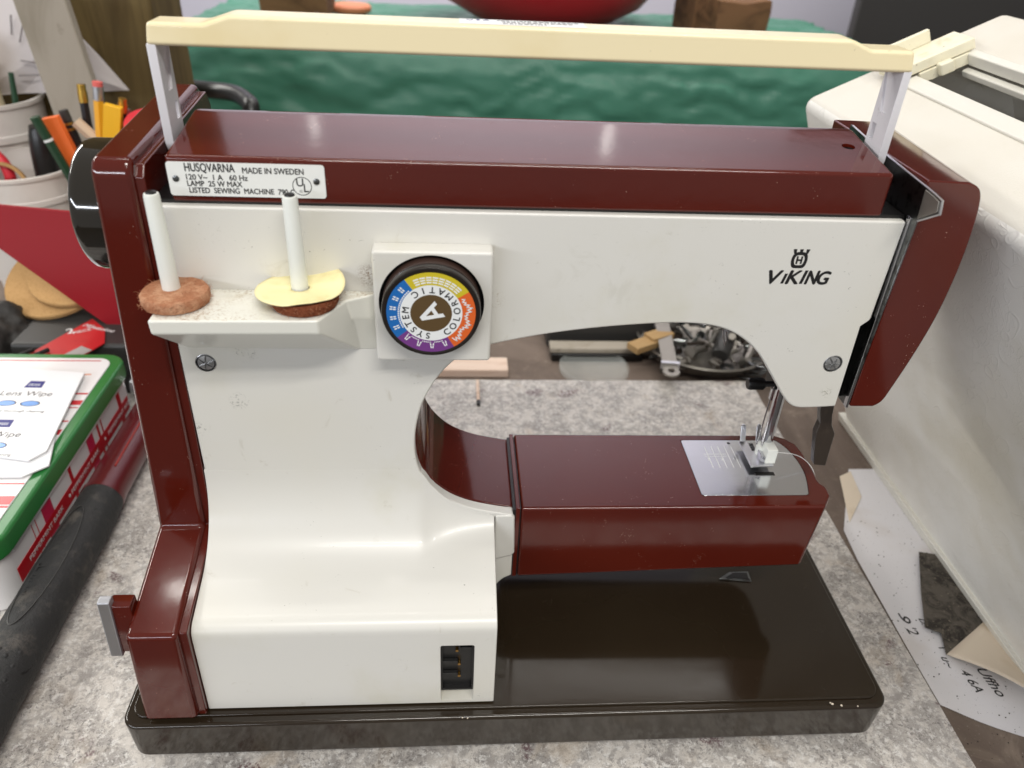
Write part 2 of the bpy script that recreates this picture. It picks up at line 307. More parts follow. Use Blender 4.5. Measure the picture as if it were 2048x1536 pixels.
def text(name, body, size, mtx, mat, parent, align='LEFT', bold=0, shear=0, width=None, space=1, thick=.00004, fat=0):
    cu = bpy.data.curves.new('t', 'FONT'); cu.body = body; cu.size = size; cu.align_x = align; cu.offset = bold if bold > .0003 and fat == 0 else 0; cu.shear = shear; cu.extrude = thick; cu.space_character = space; cu.resolution_u = 4
    to = bpy.data.objects.new('t', cu); COL.objects.link(to); dg = bpy.context.evaluated_depsgraph_get(); dg.update()
    me = bpy.data.meshes.new_from_object(to.evaluated_get(dg)); bpy.data.objects.remove(to); bpy.data.curves.remove(cu)
    if width:
        xs = [v.co.x for v in me.vertices]; k = width/(max(xs)-min(xs)); x0 = min(xs) if align == 'LEFT' else 0
        for v in me.vertices: v.co.x = (v.co.x-x0)*k
    if bold and bold <= .0003 or fat:
        k = bold or fat; bm = bmesh.new()
        for i, d in enumerate(((-1, 0), (1, 0), (0, .8), (0, -.8))):
            m2 = me.copy(); m2.transform(Matrix.Translation((d[0]*k, d[1]*k, i*thick*.15))); bm.from_mesh(m2); bpy.data.meshes.remove(m2)
        bm.to_mesh(me); bm.free()
    me.transform(mtx); me.materials.clear()
    return link(name, me, mat, parent, False)
def facing(x, y, z, rot=0):            # a print on a plane that faces the camera side (-y)
    return Matrix.Translation((x, y, z)) @ Matrix.Rotation(PI/2, 4, 'X') @ Matrix.Rotation(rot, 4, 'Z')
def flat(x, y, z, rot=0): return Matrix.Translation((x, y, z)) @ Matrix.Rotation(rot, 4, 'Z')
def thing(name, loc, label, cat, group=None):
    o = bpy.data.objects.new(name, None); COL.objects.link(o); o.location = loc; o.empty_display_size = .01
    return tag(o, label, cat, group)
def tag(o, label=None, cat=None, group=None, kind=None):
    if label: o['label'] = label
    if cat: o['category'] = cat
    if group: o['group'] = group
    if kind: o['kind'] = kind
    return o
def noisy(o, amp, freq, seed=0):
    for v in o.data.vertices:
        n = noise.noise_vector(Vector(v.co)*freq+Vector((seed, seed*2.1, 0))); v.co += n*amp
def subdiv(o, cuts):
    bm = bmesh.new(); bm.from_mesh(o.data); bmesh.ops.subdivide_edges(bm, edges=bm.edges[:], cuts=cuts, use_grid_fill=True); bm.to_mesh(o.data); bm.free()
# ------------------------------------------------------------------ the setting
ZB = -.012
o = prism('workbench', [(-1.2, -.075), (1.3, -.075), (1.3, .88), (-1.2, .88)], 'z', ZB-.04, ZB, 'bench_wood', bevel=.003); tag(o, kind='structure')
edge = []
for k in range(40): edge.append((-.75+1.205*k/39, .377+.0012*noise.noise((k*.9, 0, 0))))
for k in range(40): edge.append((.455+.0012*noise.noise((k*.9, 5, 0)), .377-.437*k/39))
edge += [(-.75, -.06)]
o = prism('granite_slab', edge, 'z', ZB+.0004, 0, 'granite'); tag(o, 'grey and white granite slab lying under the sewing machine', 'slab')
o = box('floor', -3, 3.5, -3, 2.3, -.96, -.92, 'floor_grey'); tag(o, kind='structure')
o = box('back_wall', -2.5, 3, 2.3, 2.34, -1, 2.6, 'wall_paint'); tag(o, kind='structure')
b = at(1712, 40, y=1.6)
o = box('upright_board', b.x, 2.4, 1.6, 1.63, -.9, 1.2, 'dark_panel', bevel=.004); tag(o, 'dark grey upright panel behind the white case', 'panel')
# ------------------------------------------------------------------ the sewing machine
SM = thing('sewing_machine', (.2, .085, 0), 'maroon and white free-arm sewing machine seen from behind', 'sewing machine')
YF = .0605                                    # plane of the white back panel
base = prism('base', rrect(-.0025, .4018, -.0015, .178, .009), 'z', .0095, .0362, 'base_enamel', SM, .0022, 3, fn=lambda x, y, z: (x+(.2-x)*(.004 if z < .02 else 0), y+(.0008 if z < .02 and y < .09 else 0), z))
prism('base_lid', rrect(.0015, .398, .0035, .174, .008), 'z', .036, .0376, 'base_enamel', SM, .0009, 2)
for x, y in ((.383, .0165), (.03, .040), (.372, .16), (.03, .16)):
    lathe('rubber_foot', [(.009, 0), (.0105, .002), (.0105, .0098)], (x, y, 0.0003), (0, 0, 1), 'black_rubber', SM, 24)
p = at(1467, 1153, z=.0378)
o = prism('bed_catch', [(-.0105, -.0025), (.010, -.005), (.0105, .0035), (-.002, .003)], 'z', .0377, .0388, 'dark_steel', SM, .0004, 2, fn=lambda x, y, z: (x+p.x, y+p.y, z))
prism('catch_opening', [(-.006, -.002), (.0085, -.0035), (.009, .002), (0, .002)], 'z', .0387, .0391, 'black_plastic', o, fn=lambda x, y, z: (x+p.x, y+p.y, z))
# left end cover
def flank(x, y, z): return (x+.058*(z-.04) if x < .03 else x+.018*(z-.04), y, z)
prof = [(.0005, .0385), (.0005, .1020), (.0575, .1175), (.0575, .3005), (.0605, .3055), (.155, .3125), (.164, .305), (.166, .0385)]
lec = prism('end_cover', prof, 'x', .0105, .0365, 'red_enamel', SM, .0026, 4, 20, fn=flank)
prof2 = [(.0035, .0385), (.0035, .1008), (.0602, .1163), (.0602, .298), (.0635, .3025), (.155, .309), (.160, .302), (.162, .0385)]
prism('cover_step', prof2, 'x', .036, .0400, 'red_enamel', lec, .0006, 2, 20, fn=lambda x, y, z: (x+.018*(z-.04), y, z))
# handwheel
hw = lathe('handwheel', [(.0255, 0), (.0275, .0006), (.0286, .0018), (.0288, .004), (.0288, .020)], (.0040, .104, .2705), (1, 0, 0), 'wheel_plastic', SM, 64, ang=60)
lathe('wheel_hub', [(.016, 0), (.017, .001), (.017, .003)], (.0030, .104, .2705), (1, 0, 0), 'wheel_plastic', hw, 48)
# feed knob on the left foot
kn = prism('feed_knob', rrect(.0112, .0190, .0785, .1110, .0010, 3), 'x', .0048, .0150, 'red_enamel', SM, .0006, 2)
prism('knob_plate', rrect(.0100, .0150, .0765, .1148, .0010, 3), 'x', -.0006, .0050, 'silver_paint', kn, .0008, 2, fn=lambda x, y, z: (x+.0020*(z-.0765)/.039, y, z))
# white lower cover with its sloping shelf
arch_edge = sorted(((.1462, .1644), (.1482, .1540), (.1523, .1435), (.1590, .1352), (.1681, .1281), (.1785, .1240), (.1892, .1216)))
def sweep_top(x):
    if x < .1490: h = .1520
    else:
        h = .1212
        for (xa, za), (xb, zb) in zip(arch_edge, arch_edge[1:]):
            if xa <= x <= xb: h = za+(zb-za)*(x-xa)/(xb-xa)-.0012
    return max(.1192, min(.1520, h))
YS = YF-.0001; xs_ = [.0402+.1462*k/60 for k in range(61)]; hs_ = [sweep_top(x) for x in xs_]
for _ in range(3): hs_ = [hs_[0]]+[min((hs_[k-1]+2*hs_[k]+hs_[k+1])/4, sweep_top(xs_[k])) for k in range(1, 60)]+[hs_[-1]]
v = []; f = []; slope = lambda y: .1018+.31*(y-.016)
for x, h in zip(xs_, hs_):
    y0 = max(.030, YS-.012-(h-.1192)*.55); pr_ = [(.0062, .0385)]+spline([(.0062, .0930), (.0070, .0968), (.0100, .0998), (.0160, .1018)], 5)
    A_, B_, C_ = Vector((y0, slope(y0))), Vector((YS, slope(YS))), Vector((YS, h))
    pr_ += [tuple(A_*(1-t)**2+B_*2*t*(1-t)+C_*t*t) for t in [k/14 for k in range(15)]]+[(.0655, h), (.0662, .11), (.11, .11), (.11, .0385)]
    for y, z in pr_: v.append((x+(.018*(z-.04)*(1-(x-.0402)/.146)), y, z))
n = len(pr_)
for i in range(60):
    for k in range(n): f.append([i*n+k, i*n+(k+1) % n, (i+1)*n+(k+1) % n, (i+1)*n+k])
f += [list(range(n)), [60*n+k for k in range(n)]]
low = link('lower_cover', mesh('low', v, f), 'white_enamel', SM, True, .0009, 2, 50); bake(low)
x0, x1, z0, z1 = .1586, .1755, .0405, .0847
cut(low, prism_data(rrect(x0, x1, z0, z1, .0012, 3), 'y', -.01, .014))
low.data.polygons.foreach_set('use_smooth', [True]*len(low.data.polygons)); flatsharp(low, 45)
sk = box('mains_socket', x0+.0002, x1-.0002, .0095, .0135, z0+.0045, z1-.0002, 'black_plastic', SM)
cut(sk, prism_data(rrect(x0+.0010, x1-.0010, z0+.0055, z1-.0010, .0008, 3), 'y', 0, .0120))
for zz, s in ((.0770, 1), (.0665, -1), (.0570, -1)):
    xm = (x0+x1)/2+.0004
    r = box('socket_guide', *( (xm+.001, x1-.0012) if s > 0 else (x0+.0012, xm)), .0098, .0119, zz-.0012, zz+.0012, 'black_plastic', sk, .0002, 1)
    lathe('contact_pin', [(.0008, 0), (.0008, .0022)], (xm+.0006*(1 if s < 0 else -1), .0117, zz-.0008), (0, -1, 0), 'copper_contact', sk, 12)
# grip piece and fillet beside the lower cover
prism('grip_lug', [(.1868, .1203)]+[(.1955, .1203), (.1972, .1188), (.1982, .0925), (.1965, .0905), (.1868, .0875)], 'y', .0600, .0755, 'white_enamel', SM, .0014, 3)
prism('column_fillet', [(.178, .0895), (.1972, .0905), (.1972, .0745)]+spline([(.1972, .0745), (.1925, .0715), (.1885, .0655), (.1872, .0570)], 4)[1:]+[(.178, .0570)], 'y', .0610, .0750, 'white_enamel', SM, .0006, 2)
# white back panel
P = lambda *q: [(at(px, py, y=YF).x, at(px, py, y=YF).z) for px, py in q]
arm = P((1684, 808)) + spline(P((1680, 813), (1620, 816), (1592, 815), (1576, 806), (1562, 786), (1540, 746), (1517, 708), (1490, 681), (1458, 662), (1418, 651), (1365, 647), (1300, 648.5), (1200, 656), (1100, 668), (1010, 684), (960, 697), (920, 714), (888, 741), (863, 774), (845, 808), (835, 842), (830, 880), (833, 920), (845, 951), (868, 978), (900, 1000), (940, 1015), (985, 1024), (1028, 1030)), 4)
out = [(.0432, .2868)] + [(.3568, .2868)] + [(.3555, .2343)] + [(.3545, .1925)] + arm[1:] + [(.1955, .1185), (.0425, .1185)]
pan = prism('back_panel', out, 'y', YF, .0668, 'white_enamel', SM, .0013, 3, 30)
cut_r = []
for nm, (sx, sz) in (('l', (.0537, .2136)), ('r', (.3443, .2154))): cut_r.append(lathe_data([(.0047, -.01), (.0047, .0045)], (sx, YF, sz), (0, 1, 0), 32))
# notch on the lower right edge of the head
cut_r.append(prism_data([(.3515, .236), (.357, .243), (.36, .243), (.36, .18), (.3515, .19)][0:1]+[(.3562, .2405), (.36, .2405), (.36, .186), (.3522, .186)], 'y', .05, .08))
bake(pan); cut(pan, *cut_r)
for sx, sz, rot in ((.0537, .2136, .4), (.3443, .2154, .1)):
    rc = lathe('screw_recess', [(.0046, .0042), (.0046, .0002), (.0043, .0)], (sx, YF, sz), (0, 1, 0), 'screw_steel', SM, 32, cap=False)
    sc = lathe('screw', [(.0041, .0042), (.0041, .0014), (.0036, .0006), (.0018, .0001), (.0002, 0)], (sx, YF-.0005, sz), (0, 1, 0), 'screw_steel', SM, 32, ang=50)
    sd = []
    for k in range(3):
        a = rot+k*PI/3; c, s = math.cos(a), math.sin(a)
        q = [(-.0038, -.00035), (.0038, -.00035), (.0038, .00035), (-.0038, .00035)]
        sd.append(prism_data([(sx+u*c-w*s, sz+u*s+w*c) for u, w in q], 'y', YF-.003, YF+.0004))
    cut(sc, *sd)
# red inner body of the arm, column and cove
inner = [(x+.0004, z) for x, z in arm[1:]]
core = [(.0415, .284)] + [(.3500, .284), (.3500, .1935)] + inner[2:] + [(.1965, .085), (.0425, .085)]
o = prism('inner_casting', core, 'y', .0669, .1262, 'red_enamel', SM, .0008, 2, 30)
box('arm_core', .0445, .3570, .1263, .152, .238, .2865, 'black_gap', SM, .002)
box('top_gap_tray', .0446, .3572, .0640, .150, .2842, .2884, 'black_gap', SM)
prism('head_slot', [(.3502, .284), (.3574, .284), (.3574, .1912), (.3502, .1912)], 'y', .0690, .12, 'black_gap', SM)
# chrome seam and thread guide: one sheet of steel
tg = prism('thread_guide', [(.133, .3085), (.104, .3058), (.0495, .3026), (.0442, .3020), (.0428, .2970), (.0555, .2893), (.0600, .1905), (.133, .1905)], 'x', .3576, .3585, 'dark_steel', SM, .0002, 1)
cut(tg, merge([prism_data([(.0470, .2975), (.0478, .3000), (.0486, .3000), (.0478, .2975)], 'x', .355, .365)]))
prism('seam_trim', [(.3571, .2890), (.3585, .2890), (.3585, .1908), (.3570, .1908)], 'y', .0592, .0622, 'chrome', SM, .0004, 2)
tube('guide_edge_glint', [(.35805, .131, .3082), (.35805, .104, .3058), (.35805, .0495, .3027), (.35805, .0440, .3020), (.35805, .0426, .2970), (.35805, .0552, .2893)], .00055, 'ferrule_silver', tg, 6)  # bright rod added along the sheet's edge as its highlight
prism('lit_guide_tab', [(.0560, .3024), (.0497, .3021), (.0447, .3014), (.0436, .2973), (.0548, .2902)], 'x', .3570, .3577, 'matte_steel', tg, .0002, 1)  # paler overlay, the light caught by the tab put into its colour
# red face cover on the right end
fc = [(.3588, .3055)] + spline([(.3770, .3050), (.3822, .3025), (.3848, .2970), (.3864, .2850), (.3869, .2650), (.3855, .2440), (.3820, .2240), (.3768, .2030), (.3742, .1950), (.3705, .1920)], 4) + [(.3587, .1920)]
def fcs(x, y, z):
    t = (y-.06)/.09; return (x+.0075*t*min(1, max(0, (x-.360)/.02)), y, z+(.0035*math.sin(min(1, max(0, t))*PI) if z > .29 else 0))
fo = prism('face_cover', fc, 'y', .0585, .154, 'red_enamel', SM, .0028, 4, 25, fn=fcs)
# maroon top cap
cap = prism('top_cap', [(.0636, .2872), (.0633, .3060), (.108, .3122), (.113, .3115), (.118, .3080), (.122, .2888)], 'x', .0523, .3468, 'red_enamel', SM, .0016, 4, 12)
bake(cap)
zc_ = .309
for k in range(12): hp = at(1697, 293, z=zc_); zc_ = .3060+.1387*(hp.y-.0633)
cut(cap, lathe_data([(.0029, -.006), (.0029, .006)], hp, (0, 0, 1), 24))
lathe('cap_hole', [(.0027, -.0058), (.0028, -.0010)], hp, (0, 0, 1), 'black_plastic', cap, 24, cap=False)
# rating plate
rp = prism('rating_plate', rrect(.0526, .1132, .2913, .3048, .0012, 4), 'y', .0593, .0599, 'label_white', SM)
for x in (.0556, .1098):
    lathe('rivet', [(.0013, 0), (.0012, .0004), (.0007, .0006)], (x, .0593, .2982), (0, -1, 0), 'dark_steel', rp, 20)
T = .05926
text('lettering', 'HUSQVARNA', .0047, facing(.0596, T, .3012), 'ink_black', rp, width=.0190, bold=.00008)
text('lettering', 'MADE IN SWEDEN', .0033, facing(.0815, T, .3009), 'ink_black', rp, width=.0236, bold=.000065)
text('lettering', '120 V~  1 A   60 Hz', .0031, facing(.0596, T, .2979), 'ink_black', rp, width=.0235, bold=.000065)
text('lettering', 'LAMP  25 W MAX', .0031, facing(.0596, T, .2953), 'ink_black', rp, width=.0211, bold=.000065)
text('lettering', 'LISTED  SEWING  MACHINE  790 C', .0031, facing(.0600, T, .2926), 'ink_black', rp, width=.0408, bold=.000065)
def ring_data(cx, cz, r0, r1, y, n=40, a0=0, a1=2*PI, th=.00005):
    v = []; f = []; full = abs(a1-a0-2*PI) < 1e-6; k2 = n if full else n+1
    for k in range(k2):
        a = a0+(a1-a0)*k/n
        for r, yy in ((r0, y), (r1, y), (r1, y+th), (r0, y+th)): v.append((cx+r*math.cos(a), yy, cz+r*math.sin(a)))
    for k in range(n):
        j = (k+1) % k2
        for q in range(4): f.append([k*4+q, k*4+(q+1) % 4, j*4+(q+1) % 4, j*4+q])
    return v, f
link('emblem_ring', mesh('e', *ring_data(.1040, .2962, .0035, .0038, T)), 'ink_black', rp, False)
text('lettering', 'U', .0046, facing(.1016, T, .2962), 'ink_black', rp, bold=.00004)
text('lettering', 'L', .0046, facing(.1043, T, .2939), 'ink_black', rp, bold=.00004)
link('emblem_ring', mesh('e', *ring_data(.1034, .2941, .00055, .00063, T, 16)), 'ink_black', rp, False)
text('lettering', 'R', .0008, facing(.1032, T, .2938), 'ink_black', rp)
rp.location += Vector((0, .0036, -.0010))
# maker's mark on the white panel
TP = YF-.00006
text('wordmark', 'V', .0092, facing(.3022, TP, .2569), 'ink_black', SM, bold=.0003, shear=.22, width=.0062)
for ch, x, w, h in (('i', .3085, .0016, .0080), ('K', .3106, .0062, .0092), ('I', .3170, .0020, .0092), ('N', .3194, .0056, .0092), ('G', .3248, .0054, .0089)):
    if ch == 'i': link('wordmark', mesh('w', *prism_data([(x-.0002, .2570), (x+.0011, .2570), (x+.0023, .2618), (x+.0010, .2618)], 'y', TP-.00003, TP+.00003)), 'ink_black', SM, False)
    elif ch == 'I': link('wordmark', mesh('w', *prism_data([(x-.0002, .2570), (x+.0012, .2570), (x+.0027, .2635), (x+.0013, .2635)], 'y', TP-.00003, TP+.00003)), 'ink_black', SM, False)
    else: text('wordmark', ch, h, facing(x, TP, .2570), 'ink_black', SM, bold=.0003, shear=.22, width=w)
cx, cz = .3142, .2683
em = []; outer = spline([(cx-.0022, cz+.0035), (cx+.0022, cz+.0035), (cx+.0036, cz+.0006), (cx+.0028, cz-.0032), (cx, cz-.0038), (cx-.0028, cz-.0032), (cx-.0036, cz+.0006)], 6, True)
inn = [((x-cx)*.62+cx, (z-cz)*.62+cz) for x, z in outer]
n = len(outer); v = [(x, TP-.00003, z) for x, z in outer]+[(x, TP-.00003, z) for x, z in inn]; v += [(x, TP+.00003, z) for x, y, z in v]
f = []
for k in range(n):
    j = (k+1) % n; f += [[k, j, n+j, n+k], [2*n+k, 3*n+k, 3*n+j, 2*n+j], [k, 2*n+k, 2*n+j, j], [n+k, n+j, 3*n+j, 3*n+k]]
em = [(v, f)]
for x0_, x1_, z0_, z1_ in ((-.0014, -.0006, -.0018, .0018), (.0006, .0014, -.0018, .0018), (-.0009, .0009, -.0004, .0004)):
    em.append(prism_data([(cx+x0_, cz+z0_), (cx+x1_, cz+z0_), (cx+x1_, cz+z1_), (cx+x0_, cz+z1_)], 'y', TP-.00003, TP+.00003))
for dx in (-.0026, 0, .0026):
    em.append(prism_data([(cx+dx-.0005, cz+.0030), (cx+dx+.0005, cz+.0030), (cx+dx*1.12+.0008, cz+.0051), (cx+dx*1.12-.0008, cz+.0051)], 'y', TP-.00004, TP+.00002))
link('crown_emblem', mesh('crown', *merge(em)), 'ink_black', SM, False)
# stitch dial in its square housing
hs = prism('dial_housing', rrect(.1308, .1806, .2212, .2732, .0016, 4), 'y', .0512, .0612, 'white_enamel', SM, .0014, 3)
bake(hs)
DC = (.1551, .2495); RH = .0222
cut(hs, lathe_data([(RH, -.01), (RH, .0085)], (DC[0], .0512, DC[1]), (0, 1, 0), 64))
lathe('dial_well', [(RH-.0001, .0003), (RH-.0001, .0084), (.0005, .0085)], (DC[0], .0512, DC[1]), (0, 1, 0), 'black_plastic', hs, 64, cap=False)
DY = .0428
dl = lathe('dial', [(.0186, .0002), (.0189, 0), (.0203, .0002), (.0206, .0008), (.0206, .0030), (.0199, .0032), (.0199, .0042), (.0203, .0044), (.0203, .0062), (.0199, .0064), (.0199, .0164)], (DC[0], DY, DC[1]), (0, 1, 0), 'dial_black', SM, 72, ang=50)
lathe('dial_side', [(.0200, .0046), (.02065, .0048), (.02065, .0105)], (DC[0], DY, DC[1]), (0, 1, 0), 'dial_brown_side', dl, 72, cap=False)
R0, R1, RC = .0129, .0184, .0086
def sector(name, a0, a1, mat): link(name, mesh(name, *ring_data(DC[0], DC[1], R0, R1, DY-.0001, 28, math.radians(a0), math.radians(a1), .0003)), mat, dl, False)
A = [33, 125, 219, 301, 393]        # borders of the colour fields, degrees counter-clockwise from +x
sector('yellow_field', A[0], A[1], 'print_yellow'); sector('blue_field', A[1], A[2], 'print_blue'); sector('purple_field', A[2], A[3], 'print_purple'); sector('orange_field', A[3], A[4], 'print_orange')
link('white_field', mesh('wf', *ring_data(DC[0], DC[1], RC, R0, DY-.0001, 60, 0, 2*PI, .0003)), 'print_white', dl, False)
lathe('centre_field', [(RC, 0), (RC, .0003)], (DC[0], DY-.0001, DC[1]), (0, 1, 0), 'print_brown', dl, 60)
DT = DY-.00016
def polar(r, a): return (DC[0]+r*math.cos(math.radians(a)), DC[1]+r*math.sin(math.radians(a)))
def bar(r0, a0, r1, a1, w=.00036):
    p, q = Vector(polar(r0, a0)), Vector(polar(r1, a1)); d = (q-p).normalized(); s = Vector((-d.y, d.x))*w/2
    return prism_data([tuple(p+s), tuple(q+s), tuple(q-s), tuple(p-s)], 'y', DT-.00002, DT+.00004)
yl = []
for k in range(8):
    a = 116-k*9.6
    for r in (.0141, .0152, .0163): yl.append(bar(r, a, r, a-8.0, .00062))
link('stitch_print', mesh('s', *merge(yl)), 'print_white', dl, False)
bl = []
for k in range(20): bl.append(bar(.0135, 131+k*4, .0135, 131+k*4+3, .00050))
for k in range(5):
    a = 137+k*16.5
    for j in range(2):
        for d in (0, 3.6): bl.append(bar(.0146+j*.0014, a+d, .0157+j*.0014, a+d, .00055))
link('stitch_print', mesh('s', *merge(bl)), 'print_white', dl, False)
pu = []
for k in range(4):
    a = 228+k*21
    if k < 3:
        for j in range(5): pu.append(bar(.0137, a+4.5+j*3, .0137, a+6.6+j*3, .00040))
    for j in range(2): pu += [bar(.0142+j*.0013, a-2+j*.8, .0153+j*.0013, a-1.1+j*.8, .0005), bar(.0142+j*.0013, a+3.4-j*.8, .0153+j*.0013, a+2.5-j*.8, .0005)]
    pu.append(bar(.0137, a-3, .0137, a-1, .0004))
link('stitch_print', mesh('s', *merge(pu)), 'print_white', dl, False)
og = []; pr = None
for k in range(31):
    a = 307+k*2.7; hi = .0164+.0011*math.sin(k*.62); r = hi if k % 2 else .0143+.0006*math.sin(k*.62)
    if pr: og.append(bar(*pr, r, a, .00042))
    pr = (r, a)
link('stitch_print', mesh('s', *merge(og)), 'print_white', dl, False)
def ringtext(s, a_mid, step):
    for k, c in enumerate(s):
        a = a_mid+(k-(len(s)-1)/2)*step
        x, z = polar(.0107, a)
        text('dial_letter', c, .0040, facing(x, DT, z, math.radians(a+90)) @ Matrix.Translation((0, -.0014, 0)), 'ink_black', dl, 'CENTER', bold=.00006)
ringtext('COLORMATIC', 37, 20)
for k, c in enumerate('SYSTEM'):
    a = 262-18*k; x, z = polar(.0107, a)
    text('dial_letter', c, .0040, facing(x, DT, z, math.radians(a-90)) @ Matrix.Translation((0, -.0014, 0)), 'ink_black', dl, 'CENTER', bold=.00006)
AM = Matrix.Translation((DC[0], DT, DC[1])) @ Matrix.Rotation(PI/2, 4, 'X') @ Matrix.Rotation(math.radians(121), 4, 'Z')
ad = []
for pts in ([(-.0042, -.0042), (-.0024, -.0042), (.0009, .0050), (-.0009, .0050)], [(.0042, -.0042), (.0024, -.0042), (-.0009, .0050), (.0009, .0050)], [(-.0022, -.0024), (.0022, -.0024), (.0017, -.0008), (-.0017, -.0008)]):
    ad.append(prism_data(pts, 'z', -.00002, .00003+.00001*len(ad)))
me = mesh('A', *merge(ad)); me.transform(AM); link('dial_letter', me, 'print_white', dl, False)
# spool pin shelf
zs = .2507
v = [(.0450, .0606, zs), (.0450, .0315, zs), (.1105, .0330, zs), (.1195, .0510, zs), (.1312, .0575, zs), (.1312, .0606, zs),
     (.0452, .0318, .2445), (.1105, .0333, .2445), (.1215, .0512, .2420), (.1312, .0580, .2390),
     (.0470, .0606, .2215), (.1225, .0606, .2212), (.1312, .0606, .2212)]
f = [[0, 5, 4, 3, 2, 1], [1, 2, 7, 6], [2, 3, 8, 7], [3, 4, 9, 8], [6, 7, 11, 10], [7, 8, 11], [8, 9, 12, 11], [0, 1, 6, 10], [0, 10, 11, 12, 5], [4, 5, 12, 9]]
sh = link('pin_shelf', mesh('shelf', v, f), 'shelf_enamel', SM, True, .0010, 3, 18)
for px, py in ((.0498, .0502), (.1012, .0508)):
    sp = lathe('spool_pin', [(.0036, 0), (.0035, .008), (.0030, .0438), (.0027, .0448), (.0020, .0450)], (px, py, zs), (0, 0, 1), 'pin_plastic', SM, 28)
    lathe('pin_tip', [(.0021, 0), (.0019, .0007), (.001, .0010)], (px, py, zs+.0449), (0, 0, 1), 'black_plastic', sp, 20)
# handle
YH0, YH1 = .0830, .0985
hb = P0 = [(at(290, 92, y=YH0).x, at(290, 92, y=YH0).z)]
xl, xr = .0468, .3524
hb = [(xl, .3418), (xr, .3418), (xr-.0018, .3503), (.3325, .3503), (.3235, .3537), (.0790, .3537), (.0690, .3503), (xl+.0014, .3503)]
hb2 = spline(hb[3:5]+[], 2)
hd = prism('handle', hb, 'y', YH0, YH1, 'cream_plastic', SM, .0017, 4, 8)
pl = prism('address_label', [(.1660, .0845), (.2160, .0845), (.2160, .0965), (.1660, .0965)], 'z', .35375, .35385, 'label_white', hd)
text('print', 'U S A', .0032, flat(.1690, .0930, .35392), 'ink_blue', pl, width=.009)
for k, (xa, xb) in enumerate(((.181, .2125), (.183, .211), (.183, .2005))):
    mk_ = []; x = xa
    while x < xb: w = random.uniform(.0006, .0022); mk_.append(prism_data([(x, .0935-k*.0032), (x+w, .0935-k*.0032), (x+w, .0949-k*.0032), (x, .0949-k*.0032)], 'z', .35386, .35392)); x += w+random.uniform(.0003, .0008)
    link('print', mesh('p', *merge(mk_)), 'ink_black', pl, False)
for s in (-1, 1):
    if s < 0: xa, xb = .0466, .0503
    else: xa, xb = .3486, .3523
    leg = prism('handle_leg', spline([(.0835, .3050), (.0870, .2990), (.0950, .2975), (.0995, .3020)], 3)+[(.0990, .3425), (.0835, .3425)], 'x', xa, xb, 'leg_plastic', SM, .0006, 2, 35)
    bake(leg)
    xi = (xb-.0010, xb+.002) if s < 0 else (xa-.002, xa+.0010)
    cut(leg, prism_data(rrect(.0930, .0968, .3120, .3190, .0006, 3), 'x', xa-.002, xb+.002), prism_data([(.0890, .3421), (.0890, .3240), (.0935, .3240), (.0992, .3421)], 'x', *xi))
# presser lever
LY = .078
lv = [(x, z) for x, z in [(at(px, py, y=LY).x, at(px, py, y=LY).z) for px, py in ((1640, 808), (1672, 790), (1664, 830), (1663, 848), (1669, 866), (1650, 930), (1626, 928), (1631, 866), (1640, 846))]]
prism('presser_lever', lv, 'y', LY-.001, LY+.0045, 'bronze_lever', SM, .0007, 2, 20)
# free-arm bed
ZT = .1246
bed = [(.2005, .0606), (.3662, .0606), (.3728, .0700), (.3733, .0770), (.3712, .0800), (.3708, .0835), (.3716, .0900), (.3716, .1080), (.3705, .1160), (.3660, .1215), (.3600, .1250), (.2005, .1262)]
def bedfn(x, y, z):
    return (x-(.0035 if z < .1 and x > .3 else 0), y, z+(.006*(x-.2)/.17 if z < .1 else 0))
bd = prism('bed', bed, 'z', .0735, ZT, 'red_enamel', SM, .0016, 4, 25, fn=bedfn); bake(bd)
prism('bed_spacer', [(.1976, .0608), (.1999, .0608), (.1999, .1260), (.1976, .1260)], 'z', .0738, ZT-.0001, 'red_enamel', SM, .0003, 1)
box('bed_underside', .1962, .2008, .0620, .1250, .0745, ZT-.0020, 'black_plastic', SM)
# needle plate
npl = [(.3004, .1188), (.3001, .0714), (.3012, .0700), (.3590, .0700), (.3602, .0708)] + spline([(.3606, .0716), (.3645, .0860), (.3650, .0990), (.3628, .1110), (.3590, .1186)], 4) + [(.3575, .1194), (.3014, .1196)]
cut(bd, prism_data([(x+(.0004 if x > .33 else -.0004), y+(.0004 if y > .1 else -.0004)) for x, y in npl], 'z', ZT-.0012, ZT+.01))
plate = prism('needle_plate', npl, 'z', ZT-.0011, ZT+.00005, 'plate_steel', SM, .0002, 2)
ZP = ZT+.0001
def mark(pts, mat='dark_steel', nm='engraved_mark'): return prism(nm, pts, 'z', ZP-.00001, ZP+.00003, mat, plate)
gl = []
for k, x in enumerate((.3130, .3170, .3210, .3250, .3290)):
    gl.append(prism_data([(x, .0935), (x+.0003, .0935), (x+.0003, .1135), (x, .1135)], 'z', ZP-.00001, ZP+.00003))
for y in (.0990, .1010): gl.append(prism_data([(.3110, y+.005), (.3240, y+.005), (.3240, y+.0052), (.3110, y+.0052)], 'z', ZP-.00001, ZP+.00003))
link('engraved_mark', mesh('g', *merge(gl)), 'label_white', plate, False)
for c, x in (('3', .3125), ('2', .3205), ('1', .3275)): text('engraved_number', c, .0030, flat(x, .1005, ZP+.00002), 'label_white', plate, 'CENTER')
mark(circ(.3288, .1165, .0010, 16), 'black_plastic', 'screw_hole')
for x in (.3378, .3412, .3470): mark([(x, .098), (x+.0022, .098), (x+.0022, .1165), (x, .1165)], 'black_plastic', 'feed_slot')
fd = []
